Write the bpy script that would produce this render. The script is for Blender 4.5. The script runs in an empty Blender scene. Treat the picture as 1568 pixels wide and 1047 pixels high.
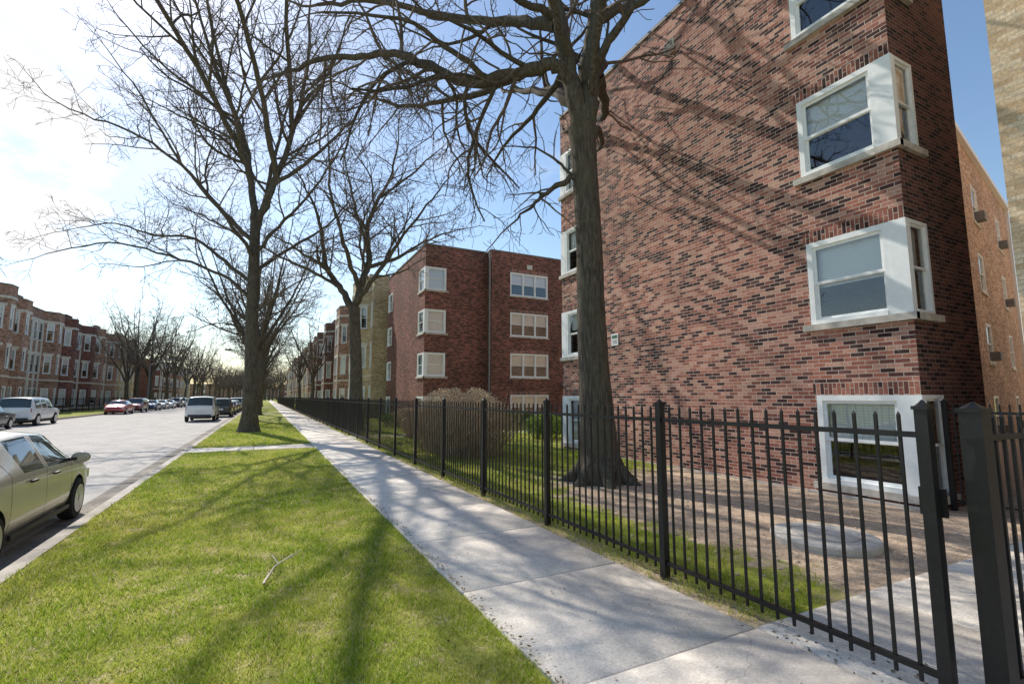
import bpy, bmesh, math, random
import numpy as np
from mathutils import Vector, Matrix
random.seed(7)
SC = bpy.context.scene
COL = SC.collection

# ------------------------------------------------------------------ nodes
class NT:
    def __init__(s, nt):
        s.nt = nt; s.N = nt.nodes; s.L = nt.links
    def n(s, typ, props=None, **inp):
        nd = s.N.new(typ)
        if props:
            for k, v in props.items(): setattr(nd, k, v)
        for k, v in inp.items():
            key = int(k[1:]) if (k[0] == 'i' and k[1:].isdigit()) else k.replace('_', ' ')
            sock = nd.inputs[key]
            if isinstance(v, bpy.types.NodeSocket): s.L.new(v, sock)
            else: sock.default_value = v
        return nd
    def math(s, op, a, b=None, c=None, clamp=False):
        nd = s.N.new('ShaderNodeMath'); nd.operation = op; nd.use_clamp = clamp
        for i, v in enumerate((a, b, c)):
            if v is None: continue
            if isinstance(v, bpy.types.NodeSocket): s.L.new(v, nd.inputs[i])
            else: nd.inputs[i].default_value = v
        return nd.outputs[0]
    def mix(s, f, a, b, blend='MIX'):
        nd = s.N.new('ShaderNodeMix'); nd.data_type = 'RGBA'; nd.blend_type = blend
        for i, v in ((0, f), (6, a), (7, b)):
            if isinstance(v, bpy.types.NodeSocket): s.L.new(v, nd.inputs[i])
            else: nd.inputs[i].default_value = v if i == 0 else c4(v)
        return nd.outputs[2]
    def noise(s, vec, scale, detail=4, rough=.55):
        nd = s.n('ShaderNodeTexNoise', Scale=scale, Detail=detail, Roughness=rough)
        if vec is not None: s.L.new(vec, nd.inputs['Vector'])
        return nd.outputs['Fac']
    def ramp(s, fac, stops, interp='LINEAR'):
        nd = s.N.new('ShaderNodeValToRGB'); nd.color_ramp.interpolation = interp
        e = nd.color_ramp.elements
        while len(e) < len(stops): e.new(.5)
        for i, (p, c) in enumerate(stops):
            e[i].position = p; e[i].color = c4(c)
        s.L.new(fac, nd.inputs[0]); return nd.outputs[0]
    def maprange(s, v, a, b, c=0., d=1., smooth=True):
        nd = s.n('ShaderNodeMapRange', {'interpolation_type': 'SMOOTHSTEP' if smooth else 'LINEAR'})
        s.L.new(v, nd.inputs[0])
        for i, x in ((1, a), (2, b), (3, c), (4, d)): nd.inputs[i].default_value = x
        return nd.outputs[0]
def c4(c):
    if isinstance(c, (int, float)): return (c, c, c, 1)
    return tuple(c) if len(c) == 4 else tuple(c) + (1,)

def newmat(name):
    m = bpy.data.materials.new(name); m.use_nodes = True
    t = NT(m.node_tree); b = t.N['Principled BSDF']
    return m, t, b
def simple(name, col, rough=.6, metal=0., var=.12, scale=8., spec=.5, bump=0., coat=0.):
    m, t, b = newmat(name)
    pos = t.n('ShaderNodeNewGeometry').outputs['Position']
    f = t.noise(pos, scale, 3)
    k = t.maprange(f, .25, .75, 1 - var, 1 + var)
    nd = t.n('ShaderNodeVectorMath', {'operation': 'SCALE'}); nd.inputs[0].default_value = col[:3]
    t.L.new(k, nd.inputs['Scale']); t.L.new(nd.outputs[0], b.inputs['Base Color'])
    b.inputs['Roughness'].default_value = rough; b.inputs['Metallic'].default_value = metal
    b.inputs['Specular IOR Level'].default_value = spec
    b.inputs['Coat Weight'].default_value = coat
    if bump:
        bp = t.n('ShaderNodeBump', Strength=1.0, Distance=bump, Height=t.noise(pos, scale * 3, 4))
        t.L.new(bp.outputs[0], b.inputs['Normal'])
    return m

def brick(name, cols, mortar, bw=.205, rh=.068, soldier=False, mort=.0055, bloom=.18, bump=True):
    m, t, b = newmat(name)
    g = t.n('ShaderNodeNewGeometry')
    cr = t.n('ShaderNodeVectorMath', {'operation': 'CROSS_PRODUCT'}); t.L.new(g.outputs['True Normal'], cr.inputs[0]); cr.inputs[1].default_value = (0, 0, 1)
    dt = t.n('ShaderNodeVectorMath', {'operation': 'DOT_PRODUCT'}); t.L.new(cr.outputs[0], dt.inputs[0]); t.L.new(g.outputs['Position'], dt.inputs[1])
    sp = t.n('ShaderNodeSeparateXYZ'); t.L.new(g.outputs['Position'], sp.inputs[0])
    u, v = dt.outputs['Value'], sp.outputs['Z']
    if soldier: u, v = v, u
    cb = t.n('ShaderNodeCombineXYZ'); t.L.new(u, cb.inputs[0]); t.L.new(v, cb.inputs[1])
    br = t.n('ShaderNodeTexBrick', Color1=(0, 0, 0, 1), Color2=(1, 1, 1, 1), Mortar=(0, 0, 0, 1), Scale=1., Mortar_Size=mort, Mortar_Smooth=.25, Bias=0., Brick_Width=bw, Row_Height=rh)
    t.L.new(cb.outputs[0], br.inputs['Vector'])
    br.offset = .5
    col = t.ramp(br.outputs['Color'], [(i / (len(cols) - 1) * .7 + .15, c) for i, c in enumerate(cols)])
    n1 = t.noise(g.outputs['Position'], 0.5, 3)
    n2 = t.noise(g.outputs['Position'], 30, 2)
    k = t.math('MULTIPLY', t.maprange(n1, .3, .7, .78, 1.2), t.maprange(n2, .2, .8, .75, 1.25))
    sc = t.n('ShaderNodeVectorMath', {'operation': 'SCALE'}); t.L.new(col, sc.inputs[0]); t.L.new(k, sc.inputs['Scale'])
    bl = t.maprange(t.noise(g.outputs['Position'], 4.0, 4, .75), .5, .8, 0, bloom)
    c2 = t.mix(bl, sc.outputs[0], mortar)
    c3 = t.mix(br.outputs['Fac'], c2, mortar)
    t.L.new(c3, b.inputs['Base Color']); b.inputs['Roughness'].default_value = .9
    b.inputs['Specular IOR Level'].default_value = .25
    if bump:
        h = t.math('SUBTRACT', t.math('MULTIPLY', n2, .35), br.outputs['Fac'])
        h = t.math('ADD', h, t.math('MULTIPLY', br.outputs['Color'], .5))
        bp = t.n('ShaderNodeBump', Strength=.6, Distance=.005, Height=h); t.L.new(bp.outputs[0], b.inputs['Normal'])
    return m

# ------------------------------------------------------------------ mesh builder
class MB:
    def __init__(s): s.v = []; s.f = []; s.m = []; s.mats = []
    def mi(s, mat):
        if mat not in s.mats: s.mats.append(mat)
        return s.mats.index(mat)
    def poly(s, pts, mat):
        o = len(s.v); s.v += [tuple(p) for p in pts]; s.f.append(tuple(range(o, o + len(pts)))); s.m.append(s.mi(mat))
    def box(s, x0, x1, y0, y1, z0, z1, mat):
        s.obox((0, 0, 0), (1, 0), (0, 1), x0, x1, y0, y1, z0, z1, mat)
    def obox(s, o, d, n, u0, u1, n0, n1, z0, z1, mat):
        P = []
        for z in (z0, z1):
            for a, b in ((u0, n0), (u1, n0), (u1, n1), (u0, n1)):
                P.append((o[0] + d[0] * a + n[0] * b, o[1] + d[1] * a + n[1] * b, (o[2] if len(o) > 2 else 0) + z))
        k = len(s.v); s.v += P
        F = [(0, 3, 2, 1), (4, 5, 6, 7), (0, 1, 5, 4), (1, 2, 6, 5), (2, 3, 7, 6), (3, 0, 4, 7)]
        if (d[0] * n[1] - d[1] * n[0]) < 0: F = [tuple(reversed(q)) for q in F]
        i = s.mi(mat)
        for q in F: s.f.append(tuple(k + a for a in q)); s.m.append(i)
    def lathe(s, prof, c, axis, mat, seg=24):
        ax = Vector(axis).normalized(); a = ax.orthogonal().normalized(); b = ax.cross(a)
        k = len(s.v); i = s.mi(mat)
        for r, h in prof:
            for j in range(seg):
                t = 2 * math.pi * j / seg
                s.v.append(tuple(Vector(c) + ax * h + (a * math.cos(t) + b * math.sin(t)) * r))
        for q in range(len(prof) - 1):
            for j in range(seg):
                j2 = (j + 1) % seg
                s.f.append((k + q * seg + j, k + q * seg + j2, k + (q + 1) * seg + j2, k + (q + 1) * seg + j)); s.m.append(i)
        s.f.append(tuple(k + (len(prof) - 1) * seg + j for j in range(seg))); s.m.append(i)
        s.f.append(tuple(k + j for j in reversed(range(seg)))); s.m.append(i)
    def obj(s, name, parent=None, smooth=False, loc=None):
        me = bpy.data.meshes.new(name); me.from_pydata(s.v, [], s.f)
        for m in s.mats: me.materials.append(m)
        me.polygons.foreach_set('material_index', s.m)
        if smooth: me.polygons.foreach_set('use_smooth', [True] * len(s.f))
        me.update()
        ob = bpy.data.objects.new(name, me); COL.objects.link(ob)
        if parent: ob.parent = parent
        if loc: ob.location = loc
        return ob
def empty(name, loc=(0, 0, 0), rz=0, sc=1):
    e = bpy.data.objects.new(name, None); COL.objects.link(e); e.location = loc; e.rotation_euler = (0, 0, rz); e.scale = (sc, sc, sc); return e

def fastmesh(name, V, F, mats, smooth=True, k=4, colors=None):
    me = bpy.data.meshes.new(name)
    n = len(V); m = len(F)
    me.vertices.add(n); me.vertices.foreach_set('co', np.asarray(V, dtype=np.float32).ravel())
    me.loops.add(m * k); me.loops.foreach_set('vertex_index', np.asarray(F, dtype=np.int32).ravel())
    me.polygons.add(m); me.polygons.foreach_set('loop_start', np.arange(0, m * k, k, dtype=np.int32))
    if smooth: me.polygons.foreach_set('use_smooth', np.ones(m, dtype=bool))
    me.update(calc_edges=True)
    if colors is not None:
        a = me.color_attributes.new('Col', 'FLOAT_COLOR', 'POINT')
        a.data.foreach_set('color', np.asarray(colors, dtype=np.float32).ravel())
    for x in mats: me.materials.append(x)
    return me

# ------------------------------------------------------------------ materials
M_red = brick('brick_red', [(.06, .027, .026), (.16, .062, .05), (.3, .108, .078), (.38, .145, .1), (.44, .19, .135), (.52, .28, .205)], (.6, .5, .42))
M_red_s = brick('brick_red_soldier', [(.055, .024, .024), (.19, .07, .052), (.3, .11, .08), (.38, .15, .105)], (.56, .47, .39), soldier=True)
M_red_shade = brick('brick_red_shaded', [(.035, .018, .018), (.095, .038, .033), (.145, .056, .044), (.185, .074, .056)], (.27, .21, .18))  # darker copy of the front brick; side wall's shade is in the colour
M_red2 = brick('brick_red_dark', [(.075, .032, .027), (.16, .062, .048), (.215, .08, .06), (.28, .11, .08)], (.26, .2, .16), mort=.004, bump=False)
M_brown = brick('brick_brown', [(.17, .095, .065), (.33, .17, .11), (.4, .215, .145), (.45, .27, .19)], (.36, .29, .23), mort=.004, bump=False)
M_tan = brick('brick_tan', [(.4, .28, .15), (.5, .37, .21), (.58, .44, .26), (.64, .5, .32)], (.5, .43, .33), mort=.004, bump=False)
M_common = brick('brick_common', [(.3, .17, .12), (.43, .25, .17), (.52, .33, .23), (.58, .42, .31)], (.53, .44, .36), bump=False)
M_yel = brick('brick_yellow_grey', [(.52, .36, .21), (.62, .45, .28), (.67, .5, .32), (.7, .56, .39)], (.48, .38, .28), bump=False)
M_white = simple('white_paint', (.84, .84, .82), .45, var=.05)
M_stone = simple('limestone', (.5, .45, .39), .85, var=.25, scale=5, bump=.004)
M_stonel = simple('limestone_pale', (.64, .59, .5), .85, var=.15, scale=5)
M_coping = simple('coping', (.2, .19, .18), .7, var=.2)
M_roof = simple('roof_tar', (.05, .05, .05), .9)
def mk_blind():
    m, t, b = newmat('window_blind'); sp = t.n('ShaderNodeSeparateXYZ'); t.L.new(t.n('ShaderNodeNewGeometry').outputs['Position'], sp.inputs[0])
    s = t.math('FRACT', t.math('MULTIPLY', sp.outputs['Z'], 22.)); c = t.mix(t.maprange(s, .0, .35), (.64, .64, .64), (.87, .87, .86))
    t.L.new(c, b.inputs['Base Color']); b.inputs['Roughness'].default_value = .7; return m
M_blind = mk_blind()
M_dark = simple('interior_dark', (.015, .015, .017), .9)
M_iron = simple('black_iron', (.009, .009, .010), .42, var=.3, scale=30, spec=.42, bump=.0006)
def mk_glass():
    m, t, b = newmat('window_glass')
    t.N.remove(b)
    gl = t.n('ShaderNodeBsdfGlossy', Color=(.96, .98, 1, 1), Roughness=.02)
    pos = t.n('ShaderNodeNewGeometry').outputs['Position']
    bp = t.n('ShaderNodeBump', Strength=.5, Distance=.01, Height=t.noise(pos, 1.6, 1)); t.L.new(bp.outputs[0], gl.inputs['Normal'])
    tr = t.n('ShaderNodeBsdfTransparent', Color=(.94, .96, .96, 1))
    fr = t.n('ShaderNodeFresnel', IOR=1.55)
    f = t.math('ADD', fr.outputs[0], .06, clamp=True)
    mx = t.n('ShaderNodeMixShader'); t.L.new(f, mx.inputs[0]); t.L.new(tr.outputs[0], mx.inputs[1]); t.L.new(gl.outputs[0], mx.inputs[2])
    t.L.new(mx.outputs[0], t.N['Material Output'].inputs['Surface']); return m
M_glass = mk_glass()
def mk_carglass():
    m, t, b = newmat('car_glass'); b.inputs['Base Color'].default_value = (.035, .05, .045, 1); b.inputs['Roughness'].default_value = .04
    b.inputs['Specular IOR Level'].default_value = .9; b.inputs['Coat Weight'].default_value = .6; return m
M_cglass = mk_carglass()
def mk_bark():
    m, t, b = newmat('bark')
    g = t.n('ShaderNodeNewGeometry').outputs['Position']
    mp = t.n('ShaderNodeMapping'); t.L.new(g, mp.inputs[0]); mp.inputs['Scale'].default_value = (1, 1, .16)
    f = t.noise(mp.outputs[0], 22, 5, .7); f2 = t.noise(g, 1.5, 2)
    c = t.ramp(f, [(.3, (.03, .026, .021)), (.5, (.1, .083, .065)), (.75, (.2, .172, .138))])
    c = t.mix(t.maprange(f2, .4, .7, 0, .4), c, (.12, .11, .072))
    t.L.new(c, b.inputs['Base Color']); b.inputs['Roughness'].default_value = .95; b.inputs['Specular IOR Level'].default_value = .2
    bp = t.n('ShaderNodeBump', Strength=1, Distance=.035, Height=f); t.L.new(bp.outputs[0], b.inputs['Normal']); return m
M_bark = mk_bark()
M_twig = simple('twig_bark', (.15, .118, .094), .9, var=.25, scale=3, spec=.2)
def mk_concrete(name, a, b_, attr=True, crack=True):
    m, t, b = newmat(name)
    g = t.n('ShaderNodeNewGeometry').outputs['Position']
    f = t.noise(g, 1.3, 5, .65); f2 = t.noise(g, 60, 2, .7); f3 = t.noise(g, 9, 4, .7)
    c = t.mix(t.maprange(f, .3, .7), a, b_)
    k = t.math('MULTIPLY', t.maprange(f2, .2, .8, .8, 1.17), t.maprange(f3, .3, .75, 1.07, .88))
    k = t.math('MULTIPLY', k, t.maprange(t.noise(g, 17, 2, .5), .68, .74, 1., .8))
    if attr:
        at = t.n('ShaderNodeVertexColor'); at.layer_name = 'Col'
        sx = t.n('ShaderNodeSeparateColor'); t.L.new(at.outputs[0], sx.inputs[0])
        k = t.math('MULTIPLY', k, sx.outputs[0])
    if crack:
        nz = t.n('ShaderNodeTexNoise', Scale=2.2, Detail=3.); t.L.new(g, nz.inputs['Vector'])
        add = t.n('ShaderNodeVectorMath', {'operation': 'MULTIPLY_ADD'}); t.L.new(nz.outputs['Color'], add.inputs[0]); add.inputs[1].default_value = (.5, .5, .5); t.L.new(g, add.inputs[2])
        vo = t.n('ShaderNodeTexVoronoi', {'feature': 'DISTANCE_TO_EDGE'}, Scale=.3 if attr else .5); t.L.new(add.outputs[0], vo.inputs['Vector'])
        k = t.math('MULTIPLY', k, t.maprange(vo.outputs[0], .0, .0014 if attr else .008, .68, 1.))
    sc = t.n('ShaderNodeVectorMath', {'operation': 'SCALE'}); t.L.new(c, sc.inputs[0]); t.L.new(k, sc.inputs['Scale'])
    t.L.new(sc.outputs[0], b.inputs['Base Color']); b.inputs['Roughness'].default_value = .85; b.inputs['Specular IOR Level'].default_value = .35
    bp = t.n('ShaderNodeBump', Strength=.5, Distance=.003, Height=f2); t.L.new(bp.outputs[0], b.inputs['Normal']); return m
M_walk = mk_concrete('sidewalk_concrete', (.78, .70, .61), (.65, .585, .5))
M_kerb = mk_concrete('kerb_concrete', (.58, .52, .45), (.37, .33, .28), attr=False, crack=False)
M_road = mk_concrete('worn_asphalt', (.52, .48, .44), (.38, .355, .325), attr=False)
M_gutter = mk_concrete('gutter_dirt', (.38, .33, .27), (.14, .12, .1), attr=False, crack=False)
def mk_lawn(name, yard):
    m, t, b = newmat(name)
    g = t.n('ShaderNodeNewGeometry').outputs['Position']
    f = t.noise(g, 1.1, 5, .65); f2 = t.noise(g, 45, 3, .7)
    grass = t.ramp(f, [(.3, (.19, .25, .03)), (.5, (.3, .33, .055)), (.7, (.4, .37, .1))])
    dirt = t.ramp(t.noise(g, 6, 5, .75), [(.3, (.36, .26, .18)), (.55, (.6, .455, .33)), (.8, (.72, .57, .43))])
    if yard:
        sp = t.n('ShaderNodeSeparateXYZ'); t.L.new(g, sp.inputs[0])
        a = t.maprange(sp.outputs['Y'], 6.0, 11.0, 1, 0)
        bx = t.maprange(sp.outputs['X'], 3.8, 5.6, .25, 1)
        mask = t.math('MULTIPLY', a, bx)
        nn = t.noise(g, 2.5, 5, .7)
        mask = t.maprange(t.math('ADD', mask, t.math('MULTIPLY', t.math('SUBTRACT', nn, .5), 1.4)), .35, .6)
        far = t.math('MULTIPLY', t.maprange(sp.outputs['X'], 3.28, 3.5, 1, 0), .8)
        mask = t.math('MAXIMUM', mask, far)
        c = t.mix(mask, grass, dirt)
    else:
        c = t.mix(t.maprange(t.noise(g, 3, 5, .7), .5, .7, 0, .85), grass, dirt)
    k = t.maprange(f2, .25, .75, .65, 1.3)
    sc = t.n('ShaderNodeVectorMath', {'operation': 'SCALE'}); t.L.new(c, sc.inputs[0]); t.L.new(k, sc.inputs['Scale'])
    t.L.new(sc.outputs[0], b.inputs['Base Color']); b.inputs['Roughness'].default_value = .95; b.inputs['Specular IOR Level'].default_value = .1
    bp = t.n('ShaderNodeBump', Strength=.8, Distance=.02, Height=f2); t.L.new(bp.outputs[0], b.inputs['Normal']); return m
M_lawn = mk_lawn('parkway_turf', False); M_yard = mk_lawn('yard_turf', True)
def mk_leafy(name, trans=.4):
    m, t, b = newmat(name); t.N.remove(b)
    at = t.n('ShaderNodeVertexColor'); at.layer_name = 'Col'
    d = t.n('ShaderNodeBsdfDiffuse'); tr = t.n('ShaderNodeBsdfTranslucent'); mx = t.n('ShaderNodeMixShader', Fac=trans)
    t.L.new(at.outputs[0], d.inputs[0]); t.L.new(at.outputs[0], tr.inputs[0]); t.L.new(d.outputs[0], mx.inputs[1]); t.L.new(tr.outputs[0], mx.inputs[2])
    t.L.new(mx.outputs[0], t.N['Material Output'].inputs['Surface']); return m
M_blade = mk_leafy('grass_blades', .5)
M_litter = mk_leafy('dry_leaves', .45)

# ------------------------------------------------------------------ ground
mb = MB(); mb.poly([(-1500, -300, -.17), (1500, -300, -.17), (1500, 3000, -.17), (-1500, 3000, -.17)], M_lawn); mb.obj('ground')
mb = MB(); mb.poly([(-14, -60, -.12), (-2.5, -60, -.12), (-2.5, 600, -.12), (-14, 600, -.12)], M_road)
mb.obj('road')
mb = MB(); mb.poly([(-2.5, -60, -.118), (-2.1, -60, -.118), (-2.1, 600, -.118), (-2.5, 600, -.118)], M_gutter)
mb.poly([(-14, -60, -.114), (-13.6, -60, -.114), (-13.6, 600, -.114), (-14, 600, -.114)], M_gutter); mb.obj('gutter')
mb = MB()
y = -20.
while y < 400:
    L = 3.0 if y < 60 else 20
    mb.box(-2.1, -1.95, y + .006, y + L - .006, -.16, .0, M_kerb); mb.box(-14.15, -14.0, y + .006, y + L - .006, -.16, 0, M_kerb); y += L
mb.obj('kerb')
mb = MB(); mb.poly([(-1.95, -20, -.012), (1.6, -20, -.012), (1.6, 400, -.012), (-1.95, 400, -.012)], M_lawn)
mb.poly([(-80, -20, -.012), (-14.15, -20, -.012), (-14.15, 400, -.012), (-80, 400, -.012)], M_lawn); mb.obj('parkway_lawn')
mb = MB(); mb.poly([(3.0, -20, -.016), (90, -20, -.016), (90, 400, -.016), (3.0, 400, -.016)], M_yard); mb.obj('yard_lawn')
def slabs(name, rects):
    V = []; F = []; C = []
    for (x0, x1, y0, y1, tint, zt) in rects:
        k = len(V); b = .008
        z0 = -.05
        ring0 = [(x0, y0, z0), (x1, y0, z0), (x1, y1, z0), (x0, y1, z0)]
        ring1 = [(x0, y0, zt - b), (x1, y0, zt - b), (x1, y1, zt - b), (x0, y1, zt - b)]
        ring2 = [(x0 + b, y0 + b, zt), (x1 - b, y0 + b, zt), (x1 - b, y1 - b, zt), (x0 + b, y1 - b, zt)]
        V += ring0 + ring1 + ring2; C += [(tint, tint, tint, 1)] * 12
        for o in (0, 4):
            for j in range(4): F.append((k + o + j, k + o + (j + 1) % 4, k + o + 4 + (j + 1) % 4, k + o + 4 + j))
        F.append((k + 8, k + 9, k + 10, k + 11))
    me = fastmesh(name, V, F, [M_walk], smooth=False, colors=C)
    ob = bpy.data.objects.new(name, me); COL.objects.link(ob); return ob
R = []; y = -8.1; i = 0
while y < 300:
    L = 1.5 if y < 80 else 6
    t = random.uniform(.9, 1.05)
    if 7.8 < y < 12: t = 1.12
    R.append((1.53 + random.uniform(-.01, .01), 3.12, y + .005, y + L - .005, t, .012 + random.uniform(-.003, .004))); y += L
slabs('sidewalk', R)
R = [(-1.94, -.22, 16.9, 18.2, 1.05, .004), (-.2, 1.5, 16.9, 18.2, .95, .004)]
for yy in (52, 84): R.append((-1.94, 1.5, yy, yy + 1.3, 1, .004))
x = 3.16
while x < 8.3:
    R.append((x, x + 1.3, -.2, 2.42, random.uniform(.85, 1.0), .006)); x += 1.31
x = 3.16
while x < 24:
    R.append((x, x + 1.5, 19.6, 21.1, random.uniform(.85, 1.0), .006)); x += 1.51
slabs('entrance_path', R)

# ------------------------------------------------------------------ grass blades
def blades(name, areas, seed, yard=False):
    rng = np.random.default_rng(seed)
    P = []; H = []; W = []
    for (x0, x1, y0, y1, dens, h, w) in areas:
        n = int((x1 - x0) * (y1 - y0) * dens)
        p = np.c_[rng.uniform(x0, x1, n), rng.uniform(y0, y1, n)]
        P.append(p); H.append(rng.uniform(.55, 1.25, n) * h); W.append(np.full(n, w))
    P = np.vstack(P); H = np.concatenate(H); W = np.concatenate(W); n = len(P)
    s = np.sin(P[:, 0] * 3.1 + np.sin(P[:, 1] * 2.3)) * .5 + np.sin(P[:, 1] * 4.7 + P[:, 0] * 1.9) * .3 + np.sin(P[:, 0] * 11 + P[:, 1] * 7) * .25
    s2 = np.sin(P[:, 0] * 1.3 + 1.7 * np.sin(P[:, 1] * .8)) * np.sin(P[:, 1] * 1.1 + 2)
    s3 = np.sin(P[:, 0] * 6.3 + 2.2 * np.sin(P[:, 1] * 3.1)) * np.sin(P[:, 1] * 5.1 + 1.4 * np.sin(P[:, 0] * 4.3))
    s4 = np.sin(P[:, 0] * 19 + 3 * np.sin(P[:, 1] * 9.7)) * np.sin(P[:, 1] * 17 + 2.5 * np.sin(P[:, 0] * 13))
    edge = .022 * np.sin(P[:, 1] * 7.1) + .018 * np.sin(P[:, 1] * 23 + 1) + rng.normal(0, .012, n)
    if yard:
        a = np.clip((11 - P[:, 1]) / 5, 0, 1); b = .25 + .75 * np.clip((P[:, 0] - 3.8) / 1.8, 0, 1)
        clump = .5 + .5 * np.sin(P[:, 0] * 5 + 2 * np.sin(P[:, 1] * 3)) * np.sin(P[:, 1] * 4.3 + P[:, 0])
        keep = ((a * b) < (.22 + .32 * clump * rng.uniform(.3, 1.4, n))) & (P[:, 0] > 3.17 + edge * 2) & ((P[:, 0] > 3.5) | (rng.random(n) < .45))
    else:
        keep = (rng.random(n) > .15 + .25 * np.clip(s, 0, 1) + .45 * np.clip(s3 - .3, 0, 1) + .3 * np.clip(s4, 0, 1)) & (P[:, 0] < 1.545 + edge)
    P = P[keep]; H = H[keep]; W = W[keep]; s = s[keep]; s2 = s2[keep]; s3 = s3[keep]; s4 = s4[keep]; n = len(P)
    H = H * (1 + .3 * s - .25 * s3 - .25 * s4)
    th = rng.uniform(0, 2 * np.pi, n); lean = rng.normal(0, .6, (n, 2)) * H[:, None]
    dx = np.cos(th) * W; dy = np.sin(th) * W
    z = np.full(n, -.014)
    V = np.empty((n, 3, 3))
    V[:, 0] = np.c_[P[:, 0] - dx, P[:, 1] - dy, z]; V[:, 1] = np.c_[P[:, 0] + dx, P[:, 1] + dy, z]
    V[:, 2] = np.c_[P[:, 0] + lean[:, 0], P[:, 1] + lean[:, 1], z + H]
    r = rng.random(n)
    g = np.array([.30, .43, .04]); yl = np.array([.66, .62, .14]); dk = np.array([.14, .22, .025]); st = np.array([.74, .63, .38])
    f = np.clip(.5 + .3 * s2 + .28 * s3 + .2 * s4 + rng.normal(0, .25, n), 0, 1)[:, None]
    c = g * (1 - f) + yl * f
    c = np.where((r < .12 + .18 * np.clip(s3, 0, 1))[:, None], st, c); c = np.where((r > .85)[:, None], dk, c)
    C = np.ones((n, 3, 4)); C[:, :, :3] = c[:, None, :]
    me = fastmesh(name, V.reshape(-1, 3), np.arange(n * 3).reshape(-1, 3), [M_blade], smooth=False, k=3, colors=C.reshape(-1, 4))
    ob = bpy.data.objects.new(name, me); COL.objects.link(ob)
blades('grass', [(-1.95, 1.62, .8, 4.5, 12500, .04, .0024), (-1.95, 1.62, 4.5, 8, 7200, .04, .0034), (-1.95, 1.62, 8, 16.9, 3000, .042, .0055), (-1.95, 1.6, 18.2, 34, 1000, .045, .01)], 1)
blades('yard_grass', [(3.1, 8.4, 2.5, 8, 4200, .05, .0034), (3.1, 8.4, 8, 16, 2500, .05, .006), (3.1, 14, 16, 28, 800, .05, .011)], 2, True)
def litter():
    rng = np.random.default_rng(5); P = []
    for _ in range(1500): P.append((rng.normal(3.27, .13), rng.uniform(1.2, 18), .0))
    for _ in range(600): P.append((rng.uniform(-1.95, 1.6), rng.uniform(1, 14), .02))
    for _ in range(600): P.append((1.53 + abs(rng.normal(0, .045)), rng.uniform(1, 14), .018))
    for _ in range(110): P.append((rng.uniform(1.6, 3.1), rng.uniform(1, 12), .018))
    for _ in range(500): P.append((rng.uniform(3.4, 8.4), rng.uniform(2.5, 13), -.002))
    for _ in range(900): P.append((-2.15 - abs(rng.normal(0, .14)), rng.uniform(3, 30), -.112))
    P = np.array(P); n = len(P); s = rng.uniform(.005, .018, n); th = rng.uniform(0, 6.28, n)
    V = np.empty((n, 4, 3)); 
    for j in range(4):
        a = th + j * np.pi / 2; rr = s * (1 if j % 2 else .55)
        V[:, j] = np.c_[P[:, 0] + np.cos(a) * rr, P[:, 1] + np.sin(a) * rr, P[:, 2] + .003 + rng.uniform(0, .012, n)]
    base = np.array([[.2, .13, .08], [.34, .25, .15], [.12, .09, .06], [.46, .38, .27]])[rng.integers(0, 4, n)]
    C = np.ones((n, 4, 4)); C[:, :, :3] = base[:, None, :]
    me = fastmesh('leaf_litter', V.reshape(-1, 3), np.arange(n * 4).reshape(-1, 4), [M_litter], smooth=False, colors=C.reshape(-1, 4))
    COL.objects.link(bpy.data.objects.new('leaf_litter', me))
litter()

# ------------------------------------------------------------------ trees
class TB:
    def __init__(s): s.V = []; s.F = []; s.M = []; s.n = 0
    def tube(s, P, R, k):
        P = np.asarray(P); R = np.asarray(R); n = len(P)
        T = np.empty_like(P); T[1:-1] = P[2:] - P[:-2]; T[0] = P[1] - P[0]; T[-1] = P[-1] - P[-2]
        T /= np.linalg.norm(T, axis=1)[:, None] + 1e-9
        mt = np.abs(T.mean(0)); ref = np.zeros(3); ref[int(np.argmin(mt))] = 1
        A = np.cross(T, ref); A /= np.linalg.norm(A, axis=1)[:, None] + 1e-9; B = np.cross(T, A)
        a = np.arange(k) * 2 * np.pi / k
        ring = P[:, None] + R[:, None, None] * (np.cos(a)[None, :, None] * A[:, None] + np.sin(a)[None, :, None] * B[:, None])
        s.V.append(ring.reshape(-1, 3))
        i = np.arange(n - 1)[:, None] * k; j = np.arange(k)[None]; j2 = (j + 1) % k
        f = (np.stack([i + j, i + j2, i + k + j2, i + k + j], -1) + s.n).reshape(-1, 4)
        s.F.append(f); s.M.append(np.full(len(f), 1 if k <= 4 else 0, dtype=np.int32)); s.n += n * k
    def mesh(s, name):
        me = fastmesh(name, np.vstack(s.V), np.vstack(s.F), [M_bark, M_twig]); me.polygons.foreach_set('material_index', np.concatenate(s.M)); return me
def norm(v): return v / (math.sqrt(v[0] * v[0] + v[1] * v[1] + v[2] * v[2]) + 1e-9)
def smoothpts(P, m=5):
    P = [np.array(p, float) for p in P]; Q = [2 * P[0] - P[1]] + P + [2 * P[-1] - P[-2]]; out = []
    for i in range(1, len(Q) - 2):
        for j in range(m):
            t = j / m; a, b, c, d = Q[i - 1:i + 3]
            out.append(.5 * ((2 * b) + (-a + c) * t + (2 * a - 5 * b + 4 * c - d) * t * t + (-a + 3 * b - 3 * c + d) * t ** 3))
    out.append(P[-1]); return np.array(out)
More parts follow.
